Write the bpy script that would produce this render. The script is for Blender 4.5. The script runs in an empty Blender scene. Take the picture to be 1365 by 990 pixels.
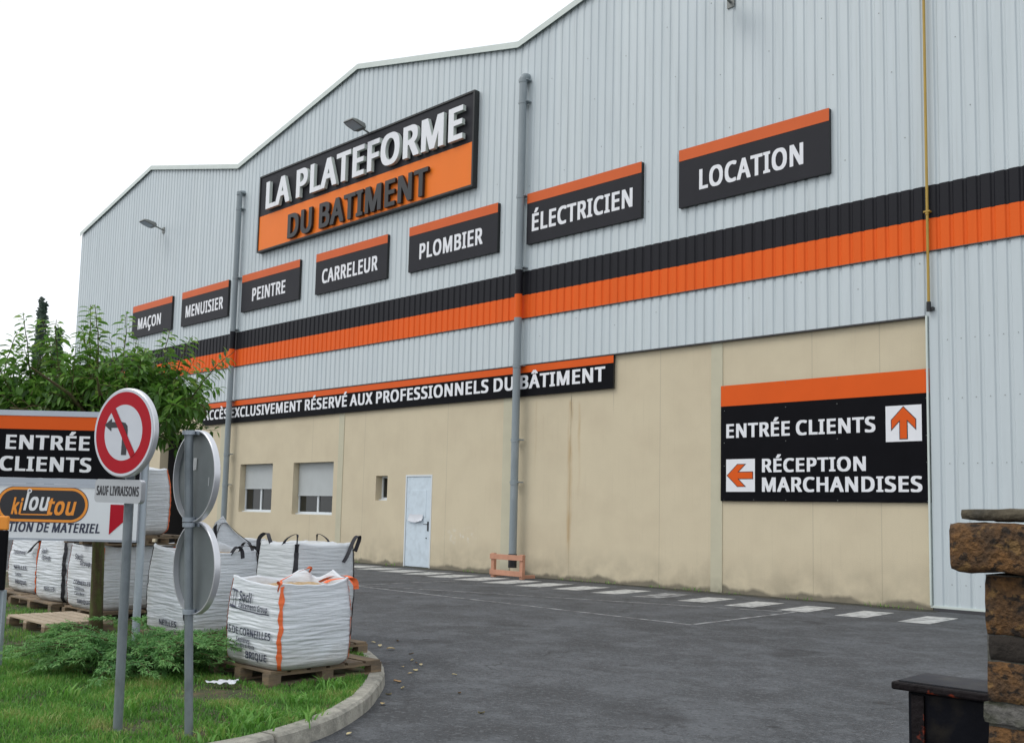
import bpy, bmesh, math, random
import numpy as np
from mathutils import Vector, Matrix, noise
random.seed(7); rng=np.random.default_rng(7)
SC=bpy.context.scene; COL=SC.collection
PI=math.pi
# ------------------------------------------------------------------ materials
def nd(nt,t,**k):
    n=nt.nodes.new(t)
    for a,v in k.items(): setattr(n,a,v)
    return n
def mat(name,col,rough=.6,metal=0.,var=.12,vscale=3.,stretch=(1,1,1),bump=0.,bscale=40.,spec=.5,coat=0.,col2=None,thr=(.45,.65),fine=0.):
    """principled + object-space noise: brightness variation, optional second colour patches, bump"""
    m=bpy.data.materials.new(name); m.use_nodes=True; nt=m.node_tree; L=nt.links
    b=nt.nodes['Principled BSDF']; b.inputs['Roughness'].default_value=rough; b.inputs['Metallic'].default_value=metal
    b.inputs['Specular IOR Level'].default_value=spec; b.inputs['Coat Weight'].default_value=coat
    tc=nd(nt,'ShaderNodeTexCoord'); mp=nd(nt,'ShaderNodeMapping'); mp.inputs['Scale'].default_value=stretch
    L.new(tc.outputs['Object'],mp.inputs['Vector'])
    nz=nd(nt,'ShaderNodeTexNoise'); nz.inputs['Scale'].default_value=vscale; nz.inputs['Detail'].default_value=6; nz.inputs['Roughness'].default_value=.62
    L.new(mp.outputs[0],nz.inputs['Vector'])
    mr=nd(nt,'ShaderNodeMapRange'); mr.inputs[1].default_value=.25; mr.inputs[2].default_value=.75; mr.inputs[3].default_value=1-var; mr.inputs[4].default_value=1+var
    L.new(nz.outputs[0],mr.inputs[0])
    last=mr.outputs[0]
    if fine:
        n3=nd(nt,'ShaderNodeTexNoise'); n3.inputs['Scale'].default_value=bscale; n3.inputs['Detail'].default_value=3
        L.new(tc.outputs['Object'],n3.inputs['Vector'])
        m3=nd(nt,'ShaderNodeMapRange'); m3.inputs[1].default_value=.3; m3.inputs[2].default_value=.7; m3.inputs[3].default_value=1-fine; m3.inputs[4].default_value=1+fine
        L.new(n3.outputs[0],m3.inputs[0]); mm=nd(nt,'ShaderNodeMath',operation='MULTIPLY'); L.new(last,mm.inputs[0]); L.new(m3.outputs[0],mm.inputs[1]); last=mm.outputs[0]
    base=nd(nt,'ShaderNodeRGB'); base.outputs[0].default_value=(*col,1); cur=base.outputs[0]
    if col2:
        n2=nd(nt,'ShaderNodeTexNoise'); n2.inputs['Scale'].default_value=vscale*1.7; n2.inputs['Detail'].default_value=7
        mp2=nd(nt,'ShaderNodeMapping'); mp2.inputs['Scale'].default_value=stretch; mp2.inputs['Location'].default_value=(3.3,7.1,1.7); L.new(tc.outputs['Object'],mp2.inputs['Vector']); L.new(mp2.outputs[0],n2.inputs['Vector'])
        r2=nd(nt,'ShaderNodeMapRange'); r2.inputs[1].default_value=thr[0]; r2.inputs[2].default_value=thr[1]; L.new(n2.outputs[0],r2.inputs[0])
        mx=nd(nt,'ShaderNodeMix',data_type='RGBA'); L.new(r2.outputs[0],mx.inputs[0]); L.new(cur,mx.inputs[6]); mx.inputs[7].default_value=(*col2,1); cur=mx.outputs[2]
    vm=nd(nt,'ShaderNodeVectorMath',operation='SCALE'); L.new(cur,vm.inputs[0]); L.new(last,vm.inputs['Scale']); L.new(vm.outputs[0],b.inputs['Base Color'])
    if bump:
        nb=nd(nt,'ShaderNodeTexNoise'); nb.inputs['Scale'].default_value=bscale; nb.inputs['Detail'].default_value=5; L.new(tc.outputs['Object'],nb.inputs['Vector'])
        bp=nd(nt,'ShaderNodeBump'); bp.inputs['Strength'].default_value=min(1,bump); bp.inputs['Distance'].default_value=.01; L.new(nb.outputs[0],bp.inputs['Height']); L.new(bp.outputs[0],b.inputs['Normal'])
    m['_scale']=0
    return m
class NB:  # small math-node builder on an existing material
    def __init__(s,m):
        s.nt=m.node_tree; s.L=s.nt.links; s.b=s.nt.nodes['Principled BSDF']
        tc=nd(s.nt,'ShaderNodeTexCoord'); s.obj=tc.outputs['Object']; sp=nd(s.nt,'ShaderNodeSeparateXYZ'); s.L.new(s.obj,sp.inputs[0]); s.x,s.y,s.z=sp.outputs
    def m(s,op,a,b=0.,clamp=False):
        n=nd(s.nt,'ShaderNodeMath',operation=op); n.use_clamp=clamp
        for i,v in enumerate((a,b)):
            if isinstance(v,(int,float)): n.inputs[i].default_value=v
            else: s.L.new(v,n.inputs[i])
        return n.outputs[0]
    def noise(s,scale,stretch=(1,1,1),detail=5,loc=(0,0,0)):
        mp=nd(s.nt,'ShaderNodeMapping'); mp.inputs['Scale'].default_value=stretch; mp.inputs['Location'].default_value=loc; s.L.new(s.obj,mp.inputs['Vector'])
        n=nd(s.nt,'ShaderNodeTexNoise'); n.inputs['Scale'].default_value=scale; n.inputs['Detail'].default_value=detail; s.L.new(mp.outputs[0],n.inputs['Vector']); return n.outputs[0]
    def rng(s,v,a,b,c=0.,d=1.):
        n=nd(s.nt,'ShaderNodeMapRange'); n.inputs[1].default_value=a; n.inputs[2].default_value=b; n.inputs[3].default_value=c; n.inputs[4].default_value=d; s.L.new(v,n.inputs[0]); return n.outputs[0]
    def tint(s,fac,col):
        mx=nd(s.nt,'ShaderNodeMix',data_type='RGBA'); lk=s.b.inputs['Base Color'].links[0].from_socket
        s.L.new(lk,mx.inputs[6]); mx.inputs[7].default_value=(*col,1)
        if isinstance(fac,(int,float)): mx.inputs[0].default_value=fac
        else: s.L.new(fac,mx.inputs[0])
        s.L.new(mx.outputs[2],s.b.inputs['Base Color'])
M={}
def defm(k,*a,**kw): M[k]=mat(k,*a,**kw); return M[k]
defm('cladding',(.575,.635,.655),.42,.0,.05,.5,(6,1,.35),col2=(.51,.57,.59),thr=(.5,.8),spec=.5)
b=NB(M['cladding'])
sheet=b.m('FLOOR',b.m('DIVIDE',b.x,.98)); wn=nd(b.nt,'ShaderNodeTexWhiteNoise',noise_dimensions='1D'); b.L.new(sheet,wn.inputs['W'])
b.tint(b.m('MULTIPLY',wn.outputs[0],.16),(.40,.47,.52))
b.tint(b.m('MULTIPLY',b.rng(b.noise(1.2,(9,1,.25),6),.56,.78),.28),(.36,.39,.38))   # rain streaks
defm('band_black',(.011,.011,.015),.5,.0,.15,1.,(4,1,.5),spec=.2)
defm('band_orange',(.80,.125,.016),.5,.0,.07,1.,(4,1,.5),spec=.15)
defm('trim',(.60,.66,.62),.45,.0,.06)
defm('roof_sheet',(.38,.42,.43),.5,.0,.08)
defm('render_beige',(.62,.54,.385),.85,.0,.03,.8,col2=(.58,.50,.355),thr=(.42,.72),bump=.35,bscale=60,fine=.04)
b=NB(M['render_beige'])
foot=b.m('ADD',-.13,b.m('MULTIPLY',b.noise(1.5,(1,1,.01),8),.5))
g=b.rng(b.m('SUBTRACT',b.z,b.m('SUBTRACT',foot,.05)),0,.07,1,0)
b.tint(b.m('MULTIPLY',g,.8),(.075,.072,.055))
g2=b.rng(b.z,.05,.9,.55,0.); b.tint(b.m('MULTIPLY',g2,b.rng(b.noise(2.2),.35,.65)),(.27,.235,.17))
for (xc,w,z0,z1,a,c) in ((-16.03,.11,.25,4.5,.62,(.40,.24,.085)),(-15.74,.06,1.9,4.45,.45,(.42,.27,.11)),(-17.2,.04,2.4,4.55,.32,(.40,.28,.13)),(-16.0,.02,3.2,4.6,.75,(.10,.085,.06)),(-14.66,.015,3.8,4.6,.5,(.16,.14,.11)),(-16.95,.03,3.0,4.2,.18,(.42,.3,.2))):
    d=b.m('ABSOLUTE',b.m('SUBTRACT',b.m('ADD',b.x,b.m('MULTIPLY',b.m('SUBTRACT',b.noise(1.,(1,1,1.3),3),.5),.12)),xc))
    f=b.rng(d,0,w,1,0); zz=b.m('MULTIPLY',b.rng(b.z,z0,z0+.8),b.rng(b.z,z1-.1,z1+.02,1,0))
    b.tint(b.m('MULTIPLY',b.m('MULTIPLY',f,zz),b.m('MULTIPLY',b.rng(b.noise(2.,(3,1,.6)),.3,.6),a)),c)
b.tint(b.m('MULTIPLY',b.rng(b.noise(3.,(8,1,.22),5,(5,0,3)),.57,.75),.16),(.40,.34,.24))
for xc in (-8.1,-9.52,-13.3,-16.02,-20.6,-24.4,-27.2):        # panel joints
    d=b.m('ABSOLUTE',b.m('SUBTRACT',b.x,xc)); b.tint(b.m('MULTIPLY',b.rng(d,.004,.014,1,0),.30),(.22,.19,.14))
wp=b.m('MULTIPLY',b.rng(b.noise(7.),.55,.6),b.m('MULTIPLY',b.rng(b.m('ABSOLUTE',b.m('SUBTRACT',b.x,-19.95)),.3,.75,1,0),b.rng(b.m('ABSOLUTE',b.m('SUBTRACT',b.z,.95)),.05,.3,1,0)))
b.tint(b.m('MULTIPLY',wp,.7),(.66,.62,.54))
defm('render_old',(.50,.41,.285),.85,.0,.06,1.2,bump=.3,bscale=60)
defm('pilaster',(.53,.50,.37),.8,.0,.06,2.,bump=.2,bscale=50)
b=NB(M['pilaster']); b.tint(b.m('MULTIPLY',b.rng(b.z,.0,.35,.7,0),b.rng(b.noise(4.),.3,.6)),(.13,.12,.09))
defm('dark_flash',(.05,.05,.055),.5)
defm('pipe_grey',(.235,.275,.295),.45,.0,.08,3.,(1,1,.3),col2=(.30,.34,.36),thr=(.55,.75))
defm('gas_yellow',(.42,.27,.04),.45,.0,.1,4.)
defm('sign_black',(.006,.006,.008),.5,.0,.2,1.5,spec=.06)
defm('sign_charcoal',(.021,.021,.026),.5,.0,.12,1.2,spec=.18)
defm('sign_orange',(.66,.125,.03),.45,.0,.05,1.2,spec=.2)
defm('sign_orange2',(.72,.105,.012),.4,.0,.06,1.,spec=.15)
defm('sign_orange3',(.88,.20,.022),.4,.0,.03,.8,spec=.2)
defm('sign_side',(.013,.014,.014),.5)
defm('letter_white',(.78,.79,.82),.4,.0,.03)
defm('letter_side',(.62,.68,.64),.4,.0,.03)
defm('letter_black',(.013,.013,.014),.4)
defm('ink',(.02,.02,.025),.5)
defm('ink_blue',(.03,.035,.07),.5)
defm('panel_white',(.72,.75,.79),.35,.0,.04,2.)
defm('panel_frame',(.42,.46,.52),.35,.5,.05)
defm('logo_orange',(.85,.30,.03),.35,.0,.03)
defm('sign_red',(.40,.004,.014),.4,.0,.06,6.,spec=.15)
defm('arrow_red',(.42,.006,.02),.45,spec=.2)
defm('sign_white',(.55,.58,.63),.3,.0,.05,5.)
defm('plate_grey',(.42,.44,.46),.45,.0,.05,5.,spec=.3)
defm('alu',(.62,.63,.66),.35,.6,.05)
defm('galv',(.25,.285,.31),.5,.45,.12,9.,(1,1,.5),col2=(.20,.23,.25))
defm('galv_back',(.19,.215,.22),.55,.3,.10,7.)
defm('galv_light',(.38,.43,.48),.45,.4,.08,6.)
defm('sticker',(.66,.68,.70),.5,.0,.1,30.)
defm('asphalt',(.070,.074,.079),.85,.0,.14,.5,col2=(.086,.091,.098),thr=(.44,.62),bump=.7,bscale=70,fine=.38,spec=.3)
b=NB(M['asphalt'])
def patch(sc,loc,lo,hi,am,col,st=(1,1,1)): b.tint(b.m('MULTIPLY',b.rng(b.noise(sc,st,12,loc),lo,hi),am),col)
patch(1.1,(2,9,0),.50,.60,.55,(.118,.126,.136)); patch(3.1,(7,2,0),.53,.62,.45,(.13,.138,.147)); patch(.9,(21,4,0),.54,.62,.6,(.050,.052,.055))
patch(5.5,(3,14,0),.55,.63,.45,(.052,.054,.057)); patch(18.,(1,1,0),.54,.64,.45,(.15,.157,.165)); patch(26.,(5,8,0),.55,.64,.55,(.036,.037,.039)); patch(45.,(9,2,0),.63,.70,.7,(.24,.245,.25))
patch(.45,(31,2,0),.66,.70,.55,(.030,.030,.031)); patch(1.6,(13,22,0),.68,.71,.65,(.028,.028,.028))
vo=nd(b.nt,'ShaderNodeTexVoronoi',feature='DISTANCE_TO_EDGE'); vo.inputs['Scale'].default_value=.33; wq=nd(b.nt,'ShaderNodeVectorMath',operation='ADD'); n9=nd(b.nt,'ShaderNodeTexNoise'); n9.inputs['Scale'].default_value=1.6; n9.inputs['Detail'].default_value=6; b.L.new(b.obj,n9.inputs['Vector']); b.L.new(b.obj,wq.inputs[0]); b.L.new(n9.outputs['Color'],wq.inputs[1]); b.L.new(wq.outputs[0],vo.inputs['Vector'])
b.tint(b.m('MULTIPLY',b.m('MULTIPLY',b.rng(vo.outputs['Distance'],.0,.006,1,0),b.rng(b.noise(.35,(1,1,1),3,(4,4,0)),.50,.56)),.75),(.022,.022,.022))
defm('paint_white',(.50,.51,.50),.7,.0,.12,4.,col2=(.24,.25,.25),thr=(.46,.66),fine=.12,bscale=70)
defm('paint_worn',(.30,.31,.315),.8,.0,.2,3.,col2=(.10,.103,.107),thr=(.42,.62),fine=.2,bscale=60)
defm('moss_dirt',(.035,.036,.026),.95,.0,.35,4.,col2=(.06,.055,.04),bump=.8,bscale=30)
defm('kerb',(.36,.345,.295),.9,.0,.18,5.,col2=(.22,.215,.185),thr=(.45,.7),bump=.6,bscale=55,fine=.12)
defm('soil',(.055,.06,.025),.95,.0,.3,2.5,col2=(.12,.085,.045),thr=(.5,.68),bump=.9,bscale=25)
defm('bag_cloth',(.66,.695,.735),.55,.0,.06,4.,bump=.25,bscale=22,spec=.4)
defm('bag_cloth_grey',(.57,.60,.625),.6,.0,.07,4.,bump=.25,bscale=22)
defm('strap_orange',(.78,.15,.04),.6,.0,.15,14.)
defm('strap_black',(.014,.014,.02),.6)
defm('sand',(.44,.31,.17),.95,.0,.25,14.,bump=.9,bscale=45,fine=.2)
defm('wood',(.23,.165,.10),.85,.0,.3,3.,(1,1,6),col2=(.15,.115,.08),thr=(.4,.6),bump=.5,bscale=35)
defm('wood_pale',(.46,.37,.27),.85,.0,.2,4.,bump=.4,bscale=35)
defm('wood_pink',(.50,.25,.16),.75,.0,.12,8.,bump=.3,bscale=40)
defm('bark',(.085,.065,.032),.95,.0,.3,5.,(3,3,.6),col2=(.09,.105,.03),thr=(.45,.6),bump=1.,bscale=30)
defm('pvc_white',(.66,.70,.72),.4,.0,.03)
defm('shutter',(.48,.51,.51),.5,.0,.05)
defm('door_paint',(.60,.69,.76),.5,.0,.06,3.,col2=(.52,.60,.66),thr=(.5,.7))
defm('paper',(.62,.64,.68),.8,.0,.04)
defm('metal_dark',(.03,.031,.033),.45,.5)
defm('lamp_body',(.20,.21,.20),.5,.3)
defm('dark_inside',(.02,.018,.018),.9)  # bay walls near black: the unlit interior is painted into the colour
defm('green_door',(.02,.05,.022),.6)
defm('brick',(.145,.070,.022),.9,.0,.35,14.,col2=(.075,.042,.02),thr=(.42,.62),bump=1.,bscale=130,fine=.35)
b=NB(M['brick']); b.tint(b.m('MULTIPLY',b.rng(b.noise(55.,(1,1,1.3),9,(3,3,3)),.54,.60),.85),(.010,.008,.006))
b.tint(b.m('MULTIPLY',b.rng(b.noise(46.,(1,1,1),5,(9,1,3)),.60,.66),.6),(.26,.15,.05))
defm('brick_dark',(.028,.022,.017),.95,.0,.4,12.,bump=1.,bscale=60)
defm('mortar',(.115,.11,.10),.95,.0,.35,14.,col2=(.055,.06,.035),bump=1.,bscale=70,fine=.25)
defm('cap_stone',(.09,.075,.05),.95,.0,.35,12.,col2=(.045,.04,.03),bump=1.,bscale=70,fine=.3)
defm('box_black',(.0035,.004,.007),.5,.0,.4,9.,col2=(.016,.014,.012),thr=(.55,.7),bump=.3,bscale=20,spec=.12)
defm('box_lid',(.035,.037,.043),.6,.0,.25,9.,col2=(.05,.05,.05),spec=.12)
defm('rim_rust',(.012,.009,.010),.6,.0,.4,9.,spec=.15,col2=(.30,.045,.015),thr=(.55,.60),bump=.5,bscale=50)
for k_,am in (('bag_cloth',.55),('bag_cloth_grey',.5)):
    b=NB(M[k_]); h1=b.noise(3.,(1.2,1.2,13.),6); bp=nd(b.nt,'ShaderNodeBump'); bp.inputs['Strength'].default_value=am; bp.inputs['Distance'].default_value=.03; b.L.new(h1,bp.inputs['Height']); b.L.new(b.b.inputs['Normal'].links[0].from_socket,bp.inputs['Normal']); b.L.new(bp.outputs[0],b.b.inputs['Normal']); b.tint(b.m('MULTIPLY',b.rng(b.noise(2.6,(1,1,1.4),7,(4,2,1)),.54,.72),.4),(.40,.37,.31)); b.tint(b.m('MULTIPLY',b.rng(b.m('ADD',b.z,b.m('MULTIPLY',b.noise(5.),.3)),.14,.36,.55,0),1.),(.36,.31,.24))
# glass
m=bpy.data.materials.new('glass_dark'); m.use_nodes=True; M['glass_dark']=m
bb=m.node_tree.nodes['Principled BSDF']; bb.inputs['Base Color'].default_value=(.018,.02,.018,1); bb.inputs['Roughness'].default_value=.06
nz=nd(m.node_tree,'ShaderNodeTexNoise'); nz.inputs['Scale'].default_value=1.5; bp=nd(m.node_tree,'ShaderNodeBump'); bp.inputs['Strength'].default_value=.05
m.node_tree.links.new(nz.outputs[0],bp.inputs['Height']); m.node_tree.links.new(bp.outputs[0],bb.inputs['Normal'])
def leafmat(name,cols,rough=.5,trans=.0):
    m=bpy.data.materials.new(name); m.use_nodes=True; nt=m.node_tree; b=nt.nodes['Principled BSDF']; b.inputs['Roughness'].default_value=rough
    at=nd(nt,'ShaderNodeAttribute',attribute_name='tone'); cr=nd(nt,'ShaderNodeValToRGB')
    cr.color_ramp.elements[0].color=(*cols[0],1); cr.color_ramp.elements[1].color=(*cols[-1],1)
    for i,c in enumerate(cols[1:-1]): e=cr.color_ramp.elements.new((i+1)/(len(cols)-1)); e.color=(*c,1)
    nt.links.new(at.outputs['Fac'],cr.inputs[0]); nt.links.new(cr.outputs[0],b.inputs['Base Color'])
    if trans:
        tr=nd(nt,'ShaderNodeBsdfTranslucent'); nt.links.new(cr.outputs[0],tr.inputs[0]); mx=nd(nt,'ShaderNodeMixShader'); mx.inputs[0].default_value=trans
        nt.links.new(b.outputs[0],mx.inputs[1]); nt.links.new(tr.outputs[0],mx.inputs[2]); nt.links.new(mx.outputs[0],nt.nodes['Material Output'].inputs[0])
    M[name]=m
leafmat('grass_blade',[(.05,.145,.02),(.10,.275,.038),(.165,.39,.06),(.34,.37,.12)],.55,.3)
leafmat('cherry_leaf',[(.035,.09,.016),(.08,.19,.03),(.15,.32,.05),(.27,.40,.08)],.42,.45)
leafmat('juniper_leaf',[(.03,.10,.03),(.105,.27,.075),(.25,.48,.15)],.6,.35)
leafmat('poplar_leaf',[(.05,.085,.06),(.08,.12,.09),(.13,.17,.14)],.6,.2)  # leaf greens lightened to paint in distance haze
leafmat('dry_leaf',[(.42,.30,.13),(.52,.45,.25),(.33,.16,.06)],.7)
leafmat('clover_white',[(.6,.6,.5),(.7,.7,.62)],.7)
# ------------------------------------------------------------------ mesh helpers
class MB:
    def __init__(s): s.v=[]; s.f=[]; s.mi=[]
    def add(s,vs,fs,mi=0):
        n=len(s.v); s.v+=[tuple(v) for v in vs]; s.f+=[tuple(i+n for i in f) for f in fs]; s.mi+=[mi]*len(fs); return s
    def box(s,a,b,mi=0,T=None):
        x0,y0,z0=a;x1,y1,z1=b
        v=[(x0,y0,z0),(x1,y0,z0),(x1,y1,z0),(x0,y1,z0),(x0,y0,z1),(x1,y0,z1),(x1,y1,z1),(x0,y1,z1)]
        if T: v=[T@Vector(q) for q in v]
        return s.add(v,[(3,2,1,0),(4,5,6,7),(0,1,5,4),(1,2,6,5),(2,3,7,6),(3,0,4,7)],mi)
    def tube(s,pts,r,n=12,mi=0,cap=True):
        pts=[Vector(p) for p in pts]; rs=r if isinstance(r,(list,tuple)) else [r]*len(pts); vs=[];fs=[]
        up=None
        for i,p in enumerate(pts):
            d=(pts[min(i+1,len(pts)-1)]-pts[max(i-1,0)]).normalized()
            if up is None: up=Vector((0,0,1)) if abs(d.z)<.9 else Vector((1,0,0))
            a=d.cross(up).normalized(); c=a.cross(d).normalized(); up=c
            for k in range(n):
                t=2*PI*k/n; vs.append(p+(a*math.cos(t)+c*math.sin(t))*rs[i])
        for i in range(len(pts)-1):
            for k in range(n):
                k2=(k+1)%n; fs.append((i*n+k,i*n+k2,(i+1)*n+k2,(i+1)*n+k))
        if cap: fs.append(tuple(range(n-1,-1,-1))); fs.append(tuple(range((len(pts)-1)*n,len(pts)*n)))
        return s.add(vs,fs,mi)
    def ribbon(s,pts,sides,mi=0):
        vs=[];fs=[]
        for p,w in zip(pts,sides): vs+= [Vector(p)-Vector(w),Vector(p)+Vector(w)]
        for i in range(len(pts)-1): fs.append((2*i,2*i+1,2*i+3,2*i+2))
        return s.add(vs,fs,mi)
    def build(s,name,mats,parent=None,loc=None,smooth=False,auto=None,bevel=0):
        me=bpy.data.meshes.new(name); me.from_pydata([tuple(v) for v in s.v],[],s.f)
        mats=mats if isinstance(mats,(list,tuple)) else [mats]
        for k in mats: me.materials.append(M[k] if isinstance(k,str) else k)
        me.polygons.foreach_set('material_index',s.mi)
        if smooth or auto: me.polygons.foreach_set('use_smooth',[True]*len(me.polygons))
        if auto: me.set_sharp_from_angle(angle=math.radians(auto))
        me.update(); o=bpy.data.objects.new(name,me); COL.objects.link(o)
        if parent: o.parent=parent
        if loc: o.location=loc
        if bevel:
            md=o.modifiers.new('bevel','BEVEL'); md.width=bevel; md.segments=2; md.limit_method='ANGLE'; md.angle_limit=math.radians(40)
        return o
def tag(o,label=None,cat=None,group=None,kind=None):
    if label: o['label']=label
    if cat: o['category']=cat
    if group: o['group']=group
    if kind: o['kind']=kind
    return o
def empty(name,loc=(0,0,0),rz=0):
    o=bpy.data.objects.new(name,None); o.empty_display_size=.2; COL.objects.link(o); o.location=loc; o.rotation_euler=(0,0,rz); return o
def copy_tree(o,parent=None):
    c=o.copy(); COL.objects.link(c); c.parent=parent
    for ch in list(o.children): copy_tree(ch,c)
    return c
def N(x,y=0,z=0): return noise.noise(Vector((x,y,z)))
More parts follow.
